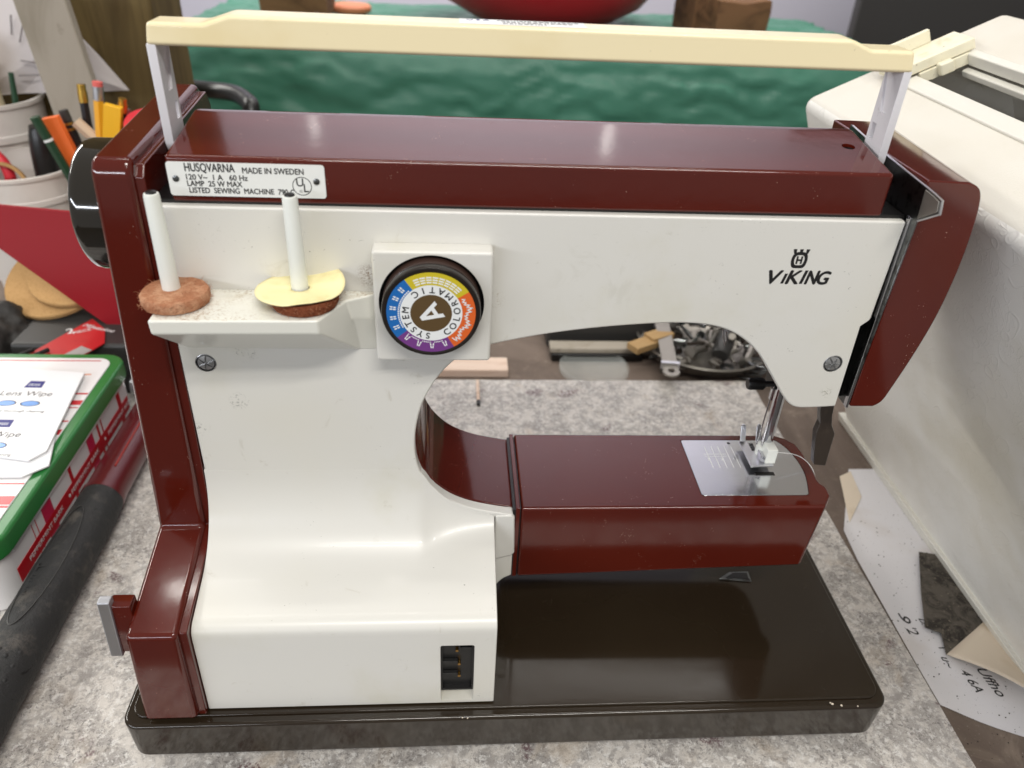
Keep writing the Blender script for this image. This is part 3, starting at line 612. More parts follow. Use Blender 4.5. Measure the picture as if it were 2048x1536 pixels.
for x in (.3380, .3414):
    for k in range(9): fd.append(prism_data([(x, .0985+k*.002), (x+.0018, .0985+k*.002), (x+.0018, .0994+k*.002), (x, .0994+k*.002)], 'z', ZP, ZP+.0007))
tag(link('feed_dog', mesh('fd', *merge(fd)), 'dark_steel', plate, False), kind='stuff')
mark([(.3360, .0866), (.3470, .0866), (.3470, .0896), (.3360, .0896)], 'black_plastic', 'bobbin_slot')
# presser bar and foot
FX, FY = .3445, .1020
lathe('presser_bar', [(.0030, 0), (.0030, .075)], (FX, FY, .1335), (0, 0, 1), 'chrome', SM, 28)
bx = lathe('needle_bar', [(.0028, 0), (.0028, .052)], (FX+.0006, FY+.0075, .162), (0, 0, 1), 'chrome', SM, 28)
box('needle_clamp', FX-.0050, FX+.0040, FY+.0005, FY+.0125, .1720, .1800, 'black_plastic', SM, .0008, 2)
ck = lathe('clamp_screw', [(.0017, 0), (.0017, .0052), (.0030, .0054), (.0032, .0140), (.0028, .0146)], (FX-.0045, FY+.002, .1755), (-1, 0, 0), 'black_plastic', SM, 28)
rd = []
for k in range(28):
    a = 2*PI*k/28; y, z = FY+.002+.00322*math.cos(a), .1755+.00322*math.sin(a); rd.append(tube_data([(FX-.0104, y, z), (FX-.0182, y, z)], .00017, 4))
tag(link('knurl', mesh('knurl', *merge(rd)), 'black_plastic', ck, False), kind='stuff')
tube('needle', [(FX-.0052, FY-.001, .1760), (FX-.0058, FY-.001, .148), (FX-.006, FY-.001, .136)], .00045, 'chrome', SM, 8)
FX -= .0028
ft = prism('presser_foot', [(FX-.0085, .0900), (FX+.0050, .0905), (FX+.0050, .1130), (FX+.0020, .1130), (FX+.0020, .1040), (FX-.0035, .1040), (FX-.0035, .1130), (FX-.0085, .1130)], 'z', .1275, .1288, 'ferrule_silver', SM, .0003, 2)
for xa, xb in ((FX-.0083, FX-.0037), (FX+.0021, FX+.0049)):
    xm = (xa+xb)/2; tp = [(xm-.0017, .1284), (xm+.0017, .1284), (xm+.0016, .1365)]+[(xm+.0016*math.cos(t), .1365+.0016*math.sin(t)) for t in [PI*k/6 for k in range(1, 6)]]+[(xm-.0016, .1365)]
    prism('foot_toe', tp, 'y', .1128, .1138, 'ferrule_silver', ft, .0003, 2, fn=lambda x, y, z: (x, y+(z-.1284)*.45, z))
FX += .0018
box('foot_clip', FX-.0018, FX+.0042, .0918, .1000, .1288, .1385, 'pin_plastic', ft, .0005, 2)
FX += .0010
lathe('foot_post', [(.0042, 0), (.0042, .006)], (FX-.001, FY, .1287), (0, 0, 1), 'pin_plastic', ft, 24)
prism('foot_shank', [(FX-.0015, .1290), (FX+.0035, .1290), (FX+.0045, .1600), (FX+.0005, .1600)], 'y', FY+.0025, FY+.0055, 'dark_steel', SM, .0003, 1)
prism('foot_spring', [(-.0002, .0940), (.0004, .1010), (.0022, .1010), (.0022, .0925)], 'z', .1289, .1330, 'chrome', ft, .0003, 1, fn=lambda x, y, z: (x+FX-.0050, y, z))
tube('thread_hook', [at(1446, 660, y=.075), at(1447, 678, y=.075), at(1450, 690, y=.075), at(1453, 680, y=.075), at(1452, 664, y=.075)], .0004, 'chrome', SM, 8)
# ------------------------------------------------------------------ felt pads, paper disc, thread on the machine
def felt(name, cx, cy, r, h, mat, label, seed):
    o = lathe(name, [(.001, 0), (r*.96, 0), (r, h*.25), (r, h*.75), (r*.95, h), (r*.5, h*1.02), (.001, h*1.02)], (cx, cy, zs+.0005), (0, 0, 1), mat, None, 56, cap=False)
    for v in o.data.vertices:
        n = noise.noise_vector(Vector(v.co)*240+Vector((seed, 0, 0))); v.co += Vector((n.x*.0004, n.y*.0004, max(0, v.co.z-zs-.001)*n.z*.08))
        v.co.z = max(v.co.z, zs+.0003)
    tag(o, label, 'felt pad', 'felt pads on the spool pins')
    fb = []
    for k in range(240):
        a = random.uniform(0, 2*PI); p = Vector((cx+r*math.cos(a), cy+r*math.sin(a), zs+.0006+random.uniform(0, h)))
        d = Vector((math.cos(a)*.6+random.gauss(0, .5), math.sin(a)*.6+random.gauss(0, .5), random.gauss(0, .6))).normalized()*random.uniform(.0005, .0022)
        b3 = Vector((random.gauss(0, .0004), random.gauss(0, .0004), random.gauss(0, .0004)))
        fb.append(tube_data([p, p+d*.5+b3, p+d], .00005, 3))
    tag(link('fibre', mesh('fibres', *merge(fb)), 'felt', o, False), kind='stuff')
felt('felt_pad', .0516, .0482, .0135, .0047, 'felt', 'uncovered orange-brown felt pad on the spool pin nearest the handwheel', 1)
felt('felt_pad', .1035, .0478, .0136, .0047, 'felt_dark', 'dark brown felt pad under the yellow paper disc', 5)
v = [(.1012, .0492, zs+.0074)]; f = []; NR, NA = 8, 48; C0 = (.1010, .0490)
v = []; 
for i in range(NR+1):
    r = .0036+(.0178-.0036)*i/NR
    for k in range(NA):
        a = 2*PI*k/NA; rr = r*(1+.03*math.sin(2*a+.6)); up = .0058+.0008*i/NR*math.sin(3*a)+(i/NR)**2*(.0035*math.cos(a-.5)-.0015*math.cos(2*a))
        v.append((C0[0]+rr*math.cos(a)*1.0+.0005, C0[1]+rr*math.sin(a)*.93+.001, zs+max(.0059, up+.0003)+.0003*noise.noise((math.cos(a)*3, math.sin(a)*3, i*.4))))
for i in range(NR):
    for k in range(NA): f.append([i*NA+k, i*NA+(k+1) % NA, (i+1)*NA+(k+1) % NA, (i+1)*NA+k])
pd = link('paper_disc', mesh('pd', v, f), 'paper_yellow', None, True); so = pd.modifiers.new('s', 'SOLIDIFY'); so.thickness = .0003
tag(pd, 'wavy pale yellow paper disc on the spool pin nearest the dial', 'paper disc')
tr = [(FX-.0005, .0985, .1330)] + [tuple(at(px, py, z=zz)) for px, py, zz in ((1558, 905, .1345), (1585, 908, .1330), (1606, 917, .130), (1622, 933, .1265), (1630, 952, .122), (1633, 968, .112))]
tag(tube('loose_thread', spline(tr, 6), .00022, 'thread_white', None, 6), 'loose white thread curling from the presser foot over the bed end', 'thread')
cr = []
for px, py in ((1660, 1406), (1664, 1409), (1715, 1413), (1682, 1412), (925, 1436), (935, 1437)):
    p = at(px, py, z=.0372); r = random.uniform(.0004, .0009)
    vv, ff = lathe_data([(.0001, 0), (r, r*.5), (r*.8, r*1.1), (.0001, r*1.5)], p, (0, 0, 1), 7); cr.append(([Vector(q)+noise.noise_vector(Vector(q)*900)*r*.5 for q in vv], ff))
tag(link('crumbs', mesh('cr', *merge(cr)), 'crumb', None), 'pale crumbs scattered on the rim of the dark base', 'crumbs', kind='stuff')

# ------------------------------------------------------------------ white cover case, tipped on its long edge
CY0, CY1 = -.115, .325
A0 = Vector((.531, ZB+.0015)); B0 = Vector((.410, .280)); tl = math.radians(26)
C0 = B0+Vector((math.cos(tl), math.sin(tl)))*.142; D0 = C0+Vector((math.sin(math.radians(29.7)), -math.cos(math.radians(29.7))))*.3157
cs = thing('cover_case', (.56, .1, ZB), 'white hard plastic cover case with floral embossing tipped beside the machine', 'case')
def caseshell(a, b, c, d, y0, y1, dr=.010):
    v = [(a.x, y0, a.y), (a.x, y1, a.y), (b.x, y0+dr, b.y), (b.x, y1-dr, b.y), (c.x, y0+dr, c.y), (c.x, y1-dr, c.y), (d.x, y0, d.y), (d.x, y1, d.y)]
    return v, [[0, 2, 3, 1], [2, 4, 5, 3], [4, 6, 7, 5], [0, 6, 4, 2], [1, 3, 5, 7], [0, 1, 7, 6]]
sh_ = link('shell', mesh('shell', *caseshell(A0, B0, C0, D0, CY0, CY1)), 'case_plastic', cs, True, .008, 6, 40); bake(sh_)
th = .003
def ins(p, q, k): return p+(q-p).normalized()*k
ctr = (A0+B0+C0+D0)/4
iv, jf = caseshell(A0+Vector((.006, -.006)), ins(B0, ctr, .006), ins(C0, ctr, .006), D0+Vector((-.008, -.008)), CY0+.004, CY1-.004)
tn = Vector((math.cos(tl), math.sin(tl))); nn = Vector((-math.sin(tl), math.cos(tl)))
def top(t, w): q = B0+tn*t+nn*w; return (q.x, q.y)
T0, T1, Y0, Y1 = .058, .091, -.06, .268
slot = prism_data([top(T0, -.02), top(T1, -.02), top(T1, .02), top(T0, .02)], 'y', Y0, Y1)
cut(sh_, (iv, jf), slot)
sh_.data.materials.append(M['case_rough'].m)
for p in sh_.data.polygons:
    if p.normal.z > .6 and p.normal.x < .1: p.material_index = 1
sh_.data.polygons.foreach_set('use_smooth', [True]*len(sh_.data.polygons)); flatsharp(sh_, 25)
# raised rims of the handle slot
def rim(nm, t0, t1, w0, w1, y0, y1, bev=.001): return prism(nm, [top(t0, w0), top(t1, w0), top(t1, w1), top(t0, w1)], 'y', y0, y1, 'case_smooth', cs, bev, 2)
rim('slot_rim', T0-.011, T0+.0008, -.004, .0015, Y0-.006, Y1+.0005); rim('slot_rim', T1-.0008, T1+.0055, -.006, .0020, Y0-.006, Y1+.0005)
rim('slot_lip', T1-.006, T1-.0010, -.011, -.0065, Y0-.004, Y1-.002)
o = prism('bottom_rim', [(A0.x-.0042, A0.y-.001), (A0.x+.003, A0.y-.001), (A0.x+.003-.0035, A0.y+.0085), (A0.x-.0042-.0030, A0.y+.0082)], 'y', CY0-.003, CY1+.003, 'case_smooth', cs, .0008, 2)
lt = prism('latch', [top(T0-.012, .002), top(T1+.006, .002), top(T1+.006, .009), top(T0-.012, .009)], 'y', Y1+.001, Y1+.026, 'latch_plastic', cs, .0008, 2)
prism('latch_tab', [top(T0-.010, .009), top(T1-.010, .009), top(T1-.010, .0175), top(T0-.010, .0175)], 'y', Y1+.024, Y1+.0275, 'latch_plastic', lt, .0006, 2)
prism('latch_plate', [top(T0+.002, -.005), top(T1+.002, -.005), top(T1+.002, .002), top(T0+.002, .002)], 'y', Y1-.0015, Y1+.001, 'latch_plastic', lt, .0004, 1)
prism('latch_button', [top(T0+.013, -.004), top(T0+.022, -.004), top(T0+.022, .004), top(T0+.013, .004)], 'y', Y1-.006, Y1+.0, 'latch_plastic', lt, .0012, 2)
# ------------------------------------------------------------------ papers by the case
def sheet(name, pts, z, mat, label, cat, th=.0003, fn=None):
    o = prism(name, pts, 'z', z, z+th, mat, None, fn=fn); return tag(o, label, cat)
sheet('paper_sheet', [(.505, .256), (.70, .256), (.70, .0), (.575, -.006)] + spline([(.575, -.006), (.525, .0005), (.490, .014), (.4665, .0285)], 4)[1:] + [(.4640, .030), (.4640, .060), (.4655, .15), (.4685, .182)], ZB+.0003, 'paper_white', 'white paper sheet with handwriting beneath the white case', 'paper')
PS = bpy.data.objects['paper_sheet']
def scrawl(s, px, py, size, rot):
    p = at(px, py, z=ZB+.0007); text('handwriting', s, size, flat(p.x, p.y, ZB+.00072, rot), 'ink_black', PS, shear=.3, bold=-.00005)
scrawl('9', 1797, 1222, .013, -2.2); scrawl("'2", 1808, 1252, .010, -1.5); scrawl('D.', 1836, 1236, .006, -1.6); scrawl('T', 1872, 1290, .008, -1.3); scrawl('u~', 1880, 1312, .008, -1.6)
scrawl('4 6A', 1918, 1340, .0085, -1.45); scrawl('Uffho', 1950, 1335, .0095, -1.45)
sheet('cream_paper', [(.4925, .246), (.5050, .2525), (.5000, .220), (.4765, .190)], ZB+.0008, 'paper_cream', 'small cream paper corner showing behind the granite edge', 'paper')
dk = [tuple(at(px, py, z=ZB+.004).xy) for px, py in ((1838, 1103), (1900, 1112), (1968, 1243), (1893, 1309), (1882, 1265), (1850, 1254), (1842, 1180))]
sheet('dark_scrap', dk, ZB+.0035, 'scrap_dark', 'dirty dark grey paper scrap poking from under the case', 'paper scrap', .0003)
# curled cream sheet
g0 = at(1893, 1309, z=ZB+.004); g1 = at(1966, 1245, z=ZB+.004); v = []; f = []; N = 14
for i in range(N+1):
    t = i/N
    a = Vector((g0.x, g0.y, 0)).lerp(Vector((g0.x+.050, g0.y-.058, 0)), t); b = Vector((g1.x, g1.y, 0)).lerp(Vector((g1.x+.035, g1.y-.06, 0)), t)
    for j in range(9):
        s_ = j/8; q = a.lerp(b, s_); v.append((q.x, q.y, ZB+.0042+.010*math.sin(PI*min(1, t*.9))*(1-s_)**1.5))
for i in range(N):
    for j in range(8): f.append([i*9+j, i*9+j+1, (i+1)*9+j+1, (i+1)*9+j])
o = link('curled_paper', mesh('cp', v, f), 'paper_cream', None); so = o.modifiers.new('s', 'SOLIDIFY'); so.thickness = .0003
tag(o, 'curled cream paper corner lifting in front of the dark scrap', 'paper')
sk_ = []
for k in range(260):
    x = random.uniform(.462, .53); y = random.uniform(-.01, .20); r = random.choice((.00015, .0002, .0002, .0003, .0003, .0005))
    sk_.append(lathe_data([(r*.6, 0), (r, r*.5), (r*.4, r)], (x, y, ZB+.0006), (0, 0, 1), 5))
tag(link('dirt_specks', mesh('sp', *merge(sk_)), 'speck', None), 'dark dirt specks on the white paper', 'dirt', kind='stuff')
# ------------------------------------------------------------------ things behind, seen through the arch
o = box('wood_offcut', .130, .2185, .3990, .424, ZB+.0003, -.003, 'pink_wood', None, .001, 2); tag(o, 'pale pinkish wood offcut lying behind the granite slab', 'offcut')
ms = thing('match_stick', (.1873, .35, 0), 'short pale stick with a black tip on the granite', 'stick')
o = box('stick', .1858, .1888, .340, .374, .0003, .0025, 'pink_wood', ms, .0004, 1); box('burnt_tip', .1856, .1890, .3325, .3402, .0003, .0028, 'ink_black', ms, .0006, 1)
gd = lathe('glass_disc', [(.001, 0), (.033, 0), (.0352, .0015), (.0352, .006), (.0325, .0078), (.030, .0062), (.001, .0058)], (.3060, .4130, ZB+.0004), (0, 0, 1), 'glass', None, 56, cap=False); tag(gd, 'round thick glass disc lying on the bench', 'glass disc')
kb = thing('straightedge', (.31, .465, ZB), 'black bar with a wooden top lying behind the glass disc', 'bar')
box('bar_body', .2645, .3600, .430, .447, ZB+.0003, -.0025, 'black_plastic', kb, .0015, 2); box('wood_top', .2630, .3600, .431, .448, -.0024, .0035, 'grey_board', kb, .0015, 2)
o = box('black_case', .262, .375, .458, .53, ZB+.0003, .022, 'tray_dark', None, .004, 3); tag(o, 'low black box behind the wood-topped bar', 'box')
dish = lathe('steel_dish', [(.001, 0), (.050, 0), (.064, .008), (.070, .019), (.072, .0195), (.0708, .021), (.0680, .019), (.062, .009), (.048, .002), (.001, .002)], (.4280, .4530, ZB+.0004), (0, 0, 1), 'matte_steel', None, 48, cap=False)
tag(dish, 'shallow steel dish full of small hardware', 'dish')
rp_ = random.Random(3)
def bolt(kind, c, d, L, r, mat):
    d = Vector(d).normalized(); p = Vector(c)
    if kind == 'bolt': return merge([tube_data([p, p+d*L], r, 8), tube_data([p-d*r*1.4, p], r*1.9, 6)])
    if kind == 'washer': return lathe_data([(r*.45, -.0006), (r, -.0006), (r, .0006), (r*.45, .0006), (r*.45, -.0006)], p, d, 14, False)
    return tube_data([p, p+d*L], r, 8)
for k in range(78):
    a = rp_.uniform(0, 2*PI); rr = .060*math.sqrt(rp_.random()); c = (.428+rr*math.cos(a)-.006, .453+rr*math.sin(a), ZB+.012+rp_.random()*.034*(1-rr/.075))
    kd = ('bolt', 'washer', 'rod')[k % 3]; d = (rp_.gauss(0, 1), rp_.gauss(0, 1), rp_.gauss(0, .25) if kd != 'washer' else 2)
    o = link('bolt' if kd == 'bolt' else 'washer' if kd == 'washer' else 'metal_rod', mesh('hw', *bolt(kd, c, d, rp_.uniform(.018, .040), rp_.choice((.0018, .0026, .0036)) if kd != 'washer' else rp_.choice((.005, .0075)), '')), rp_.choice(('matte_steel', 'matte_steel', 'dark_steel', 'bronze_lever')), None); flatsharp(o, 40)
    tag(o, {'bolt': 'small loose bolt among the hardware in the steel dish', 'washer': 'small loose washer among the hardware in the steel dish', 'rod': 'small loose metal rod among the hardware in the steel dish'}[kd], 'hardware', {'bolt': 'loose bolts in the dish', 'washer': 'loose washers in the dish', 'rod': 'loose rods in the dish'}[kd])
o = box('wood_chip', -.017, .017, -.008, .008, 0, .007, 'tan_wood', None, .0005, 1); o.matrix_world = Matrix.Translation((.3570, .4230, .0105)) @ Matrix.Rotation(.55, 4, 'Z'); tag(o, 'tan wood chip resting on the edge of the steel dish, nearer one', 'wood chip')
o = box('wood_chip', -.014, .014, -.008, .008, 0, .007, 'tan_wood', None, .0005, 1); o.matrix_world = Matrix.Translation((.3740, .4350, .0135)) @ Matrix.Rotation(.5, 4, 'Z'); tag(o, 'tan wood chip half hidden behind the nearer chip and the metal strap', 'wood chip')
stp = [(-.0075, .13), (-.0075, 0)] + [(-.0085*math.cos(t), -.0085*math.sin(t)) for t in [PI*k/12 for k in range(13)]] + [(.0075, 0), (.0075, .13)]
o = prism('metal_strap', stp, 'z', 0, .0025, 'matte_steel', None, .0005, 2); bake(o); cut(o, lathe_data([(.0035, -.01), (.0035, .01)], (0, 0, 0), (0, 0, 1), 20))
o.matrix_world = Matrix.Translation((.3730, .3740, .0115)) @ Matrix.Rotation(-.10, 4, 'Z') @ Matrix.Rotation(.10, 4, 'X'); tag(o, 'flat silver metal strap with a holed round end across the dish', 'strap')
box('strap_clip', -.009, .009, .008, .0115, -.002, .0050, 'ferrule_silver', o).matrix_parent_inverse = Matrix()
o = lathe('black_bottle', [(.008, 0), (.009, .002), (.009, .03), (.005, .036), (.005, .044)], (.430, .405, .012), (.30, .55, .22), 'tray_dark', None, 24); tag(o, 'small dark cylinder leaning among the hardware in the dish', 'cylinder')
hx = []
for k in range(60):
    t = k*.42; hx.append((.458+.012*math.cos(t)+k*.00025, .398+.010*math.sin(t), ZB+.004+.018*(k/60)))
tag(tube('wire_coil', hx, .0013, 'dark_steel', None, 6), 'tangled coil of wire in front of the steel dish', 'wire coil')
# ------------------------------------------------------------------ left side: tin, packets, tool
tin = thing('cookie_tin', (-.2, .21, 0), 'green-rimmed peppermint tin box with red and white plaid sides', 'tin')
X0, X1, TY0, TY1 = -.40, -.1085, .105, .325
prism('tin_body', rrect(X0, X1, TY0, TY1, .014), 'z', .0004, .043, 'tin_white', tin, .001, 2, 40)
RM = rrect(X0-.003, X1+.003, TY0-.003, TY1+.003, .016)
prism('lid_rim', RM, 'z', .0405, .0560, 'tin_green', tin, .0025, 3, 40)
prism('lid_top', rrect(X0+.006, X1-.0055, TY0+.006, TY1-.0055, .011), 'z', .0555, .0568, 'tin_white', tin, .0006, 2, 40)
def strip(nm, pts, mat, z=.05685, th=.0001): return prism(nm, pts, 'z', z, z+th, mat, tin)
for k, (d, w, mt) in enumerate(((.0095, .0012, 'tin_red'), (.0300, .0016, 'orange_disc'))):
    strip('lid_stripe', [(X0+.02, TY1-d), (X1-.014, TY1-d), (X1-.014, TY1-d-w), (X0+.02, TY1-d-w)], mt)
for y, w in ((.268, .002), (.258, .006), (.249, .001), (.232, .0015), (.221, .006), (.209, .0015), (.200, .002), (.163, .0015), (.150, .008), (.141, .002)):
    strip('lid_stripe', [(X1-.032, y), (X1-.006, y), (X1-.006, y-w), (X1-.032, y-w)], 'tin_red')
xs = X1+.00015
def side(nm, y0, y1, z0, z1, mat, k=0): return prism(nm, [(y0, z0), (y1, z0), (y1, z1), (y0, z1)], 'x', xs-.0001, xs+.00005+k*.00006, mat, tin)
side('side_band', TY0+.013, TY1-.013, .0130, .0245, 'tin_red', 2)
for y, w, mt in ((.300, .006, 'tin_red'), (.262, .0015, 'tin_red'), (.256, .003, 'tin_red'), (.245, .011, 'tin_pink'), (.205, .004, 'tin_red'), (.1720, .013, 'tin_pink'), (.150, .0006, 'tin_red'), (.145, .0006, 'tin_red')):
    side('side_stripe', y-w, y, .0006, .0402, mt, 1)
for ym, k in ((.295, 0), (.225, 1), (.160, 2)):
    mt_ = Matrix.Translation((xs+.0003, ym-.028, .0170)) @ Matrix.Rotation(PI/2, 4, 'Z') @ Matrix.Rotation(PI/2, 4, 'X')
    text('tin_lettering', 'PEPPERMINT BARK', .0052, mt_, 'tin_white', tin, width=.050)
for ym in (.2605, .1935): lathe('band_dot', [(.0013, 0), (.0013, .0002)], (xs+.00015, ym, .0188), (1, 0, 0), 'tin_white', tin, 12)
tube('lid_seam', [(X1+.0012, TY0+.014, .0398), (X1+.0012, TY1-.014, .0398)], .0011, 'ferrule_silver', tin, 6)
def packet(pts, z, label, dx):
    pk = thing('wipe_packet', (pts[0][0], pts[0][1], z), label, 'wipe packet')
    o = prism('sachet', pts, 'z', z, z+.0016, 'packet_white', pk, .0007, 2)
    return pk
pa = [(-.1255, .2915), (-.1930, .3000), (-.2350, .285), (-.2350, .2050), (-.1195, .1815), (-.1120, .1925)]
pb = [(-.1260, .2500), (-.2350, .252), (-.2350, .1660), (-.1180, .1670), (-.1055, .1790)]
q1 = packet(pb, .0571, 'lower lens wipe packet half covered by another on the tin lid', 0)
q2 = packet(pa, .0590, 'upper lens wipe packet with glasses picture on the tin lid', 0)
def wipe_print(pk, z, x, y, rot, sub=''):
    Mx = lambda dx, dy: Matrix.Translation((x, y, z)) @ Matrix.Rotation(rot, 4, 'Z') @ Matrix.Translation((dx, dy, 0))
    def pr(nm, pts, mat): me = mesh(nm, *prism_data(pts, 'z', 0, .00008)); me.transform(Mx(0, 0)); link(nm, me, mat, pk, False)
    pr('logo', [(-.006, .014), (.007, .014), (.006, .023), (-.005, .023)], 'ink_blue')
    text('logo_letters', 'ZEISS', .0038, Mx(0, .0165) @ Matrix.Translation((0, 0, .0001)), 'print_white', pk, 'CENTER')
    text('lettering', 'Lens Wipe', .0088, Mx(0, .003), 'ink_black', pk, 'CENTER', width=None)
    for s in (-1, 1):
        c = s*.0085; pr('lens', [(c+.0062*math.cos(t), -.007+.0032*math.sin(t)) for t in [2*PI*k/18 for k in range(18)]], 'lens_blue')
        me = mesh('fr', *ring_data(0, 0, .92, 1.08, 0, 24)); me.transform(Mx(c, -.007) @ Matrix.Diagonal((.0066, .0036, .5, 1)) @ Matrix.Rotation(-PI/2, 4, 'X')); link('spectacle_frame', me, 'ink_black', pk, False)
    text('lettering', 'Quick and thorough cleaning', .0040, Mx(0, -.018), 'ink_black', pk, 'CENTER')
wipe_print(q2, .06065, -.1560, .2555, -.03); wipe_print(q2, .06065, -.1560, .2050, -.03)
# cutter handle: red shank and black grip lying along the tin
tl_ = thing('loppers', (-.09, .15, 0), 'worn red tool shank with black rubber grip lying along the tin', 'hand tool')
tube('shank', [(-.0875, .335, .0150), (-.0875, .25, .0150), (-.0872, .195, .0150)], .0140, 'tool_red', tl_, 24)
tube('shank_ridge', [(-.0825, .335, .0282), (-.0825, .215, .0282)], .0008, 'tool_ridge', tl_, 8)
tube('collar', [(-.0868, .1965, .0155), (-.0868, .1925, .0155)], .0150, 'tool_red', tl_, 28)
gp = spline([(-.0865, .1925, .0155, .0146), (-.0860, .175, .0158, .0152), (-.0860, .14, .0160, .0157), (-.0860, .10, .0162, .0160), (-.0860, .06, .0162, .0159), (-.0857, .02, .0160, .0157), (-.0857, -.03, .0158, .0152), (-.0857, -.06, .0160, .0140), (-.0857, -.066, .016, .007)], 6)
gr = tube('grip', [q[:3] for q in gp], 0, 'grip_rubber', tl_, 32, [q[3] for q in gp])
for v in gr.data.vertices: v.co += noise.noise_vector(v.co*120)*.0005
ov = []
for k in range(49):
    a = 2*PI*k/48; y = .118+.050*math.cos(a); u = .0085*math.sin(a)-.0015; r = .0162; ov.append((-.0860+u, y, .0161+math.sqrt(max(0, r*r-u*u))))
tube('grip_ring', ov, .0004, 'tray_dark', gr, 6)
dots = []
for i in range(5):
    for j in range(7):
        y = .052-j*.009-(i % 2)*.004; u = -.010+i*.005; r = .0156; z = .0160+math.sqrt(r*r-u*u); dots.append(lathe_data([(.0014, -.0004), (.0012, .0005), (.0003, .0008)], (-.0859+u, y, z), (u, 0, z-.0160), 8))
tag(link('grip_bumps', mesh('gb', *merge(dots)), 'grip_rubber', gr), kind='stuff')
mt_ = Matrix.Translation((-.0842, .090, .0316)) @ Matrix.Rotation(PI/2+.05, 4, 'Z')
text('grip_lettering', 'BUILT', .010, mt_, 'grip_rubber', gr, thick=.0006)
# ------------------------------------------------------------------ left background
o = box('dark_tray', -.215, -.098, .352, .46, .0004 + ZB, .050, 'tray_dark', None, .004, 3); tag(o, 'dark plastic box behind the tin', 'box')
o = lathe('metal_tube', [(.008, 0), (.008, .06)], (-.118, .346, .012), (1, .12, 0), 'ferrule_silver', None, 20); tag(o, 'short silver tube behind the tin corner', 'tube')
rc = [(-.2600, .1660), (-.2055, .1598), (-.1000, .1512), (-.1000, .0400), (-.1345, .0392), (-.1505, .0530)]
o = prism('red_folder', rc, 'y', .3885, .3915, 'red_card', None, .0005, 1); tag(o, 'plain red cardboard panel leaning behind the handwheel', 'cardboard')
for k, (c, tilt, lb) in enumerate((((-.2000, .440, .0735), .55, 'front cork disc resting against the red cardboard'), ((-.1790, .4427, .0846), .60, 'rear cork disc half hidden by the front one'))):
    d = Vector((-.15, -.45, 1.0)).normalized()
    o = lathe('cork_disc', [(.0505, -.0025), (.0515, -.0015), (.0515, .0015), (.0505, .0025)], c, d, 'cork', None, 56); tag(o, lb, 'cork disc', 'cork discs')
bm = bmesh.new(); bmesh.ops.create_icosphere(bm, subdivisions=5, radius=1); me = bpy.data.meshes.new('bag'); bm.to_mesh(me); bm.free()
for v in me.vertices:
    n = noise.fractal(Vector(v.co)*2.2, 1, 2, 4); v.co *= 1+.16*n; v.co = Vector((v.co.x*.060-.262, v.co.y*.045+.385, max(-.9, v.co.z)*.042+.028))
tag(link('dark_pouch', me, 'bag_dark', None), 'crumpled dark grey pouch left of the cork discs', 'pouch')
# red blister card of drill bits
bp = thing('blister_card', (-.155, .36, .05), 'red retail card with a grey panel lying on the dark box', 'package')
Q = [Vector(at(px, py, z=.0530)) for px, py in ((184, 634), (209, 655), (208, 682), (150, 716), (40, 716), (60, 702))]
prism('card', [(q.x, q.y) for q in Q], 'z', .0505, .0513, 'package_red', bp)
gq = [Vector(at(px, py, z=.0516)) for px, py in ((163, 692), (184, 700), (150, 717), (112, 717))]
prism('grey_panel', [(q.x, q.y) for q in gq], 'z', .0514, .0517, 'package_grey', bp)
p = at(134, 668, z=.0516); text('lettering', '2', .013, flat(p.x, p.y, .0515, .55), 'tin_white', bp, bold=.0002)
p = at(146, 668, z=.0516); text('lettering', 'PIECE', .006, flat(p.x, p.y, .0515, .55), 'tin_white', bp)
p = at(163, 652, z=.0516); text('lettering', 'Milwaukee', .0075, flat(p.x, p.y, .0515, -.35), 'tin_white', bp, shear=.3)
for k in range(2):
    p = at(98-k*30, 702, z=.052); q = at(70-k*30, 714, z=.052); tube('drill_bit', [(p.x, p.y, .0535), (q.x, q.y, .0535)], .0018, 'black_plastic', bp, 8)
# cups, pencils
def cup(name, c, r0, r1, h, label):
    o = lathe(name, [(.001, 0), (r0, 0), (r0, .002), (r0+(r1-r0)*.80, h*.80), (r1*1.01, h*.805), (r1*1.015, h*.84), (r1, h*.845), (r1*1.01, h*.975), (r1*1.055, h*.98), (r1*1.06, h), (r1*.99, h), (r1*.985, h*.96), (r0*.97, .004), (.001, .004)], c, (0, 0, 1), 'cup_plastic', None, 64, cap=False); return tag(o, label, 'cup')
cup('plastic_cup', (-.2720, .555, ZB+.0004), .045, .053, .152, 'shorter white plastic cup holding red-handled tools')
cup('plastic_bucket', (-.3360, .640, ZB+.0004), .045, .057, .196, 'taller white plastic tub at the back left')
o = tube('black_marker', [(-.302, .612, .06), (-.2890, .624, .212)], .0052, 'pencil_green', None, 12, [.006, .0025]); tag(o, 'dark tapered marker standing in the taller tub', 'marker')
bp_ = []; v = []; f = []
for i in range(13):
    for j in range(15):
        a = -2.4+1.9*i/12; rr = .043; v.append((-.336+rr*math.cos(a)+.004*math.sin(j*.5), .640+rr*math.sin(a), .10+.165*j/14-.03*abs(i-5)/7*(j/14)))
for i in range(12):
    for j in range(14): f.append([i*15+j, i*15+j+1, (i+1)*15+j+1, (i+1)*15+j])
o = link('beige_scroll', mesh('bs', v, f), 'beige_paper', None); so = o.modifiers.new('s', 'SOLIDIFY'); so.thickness = .0006; tag(o, 'rolled beige paper standing in the taller tub', 'paper roll')
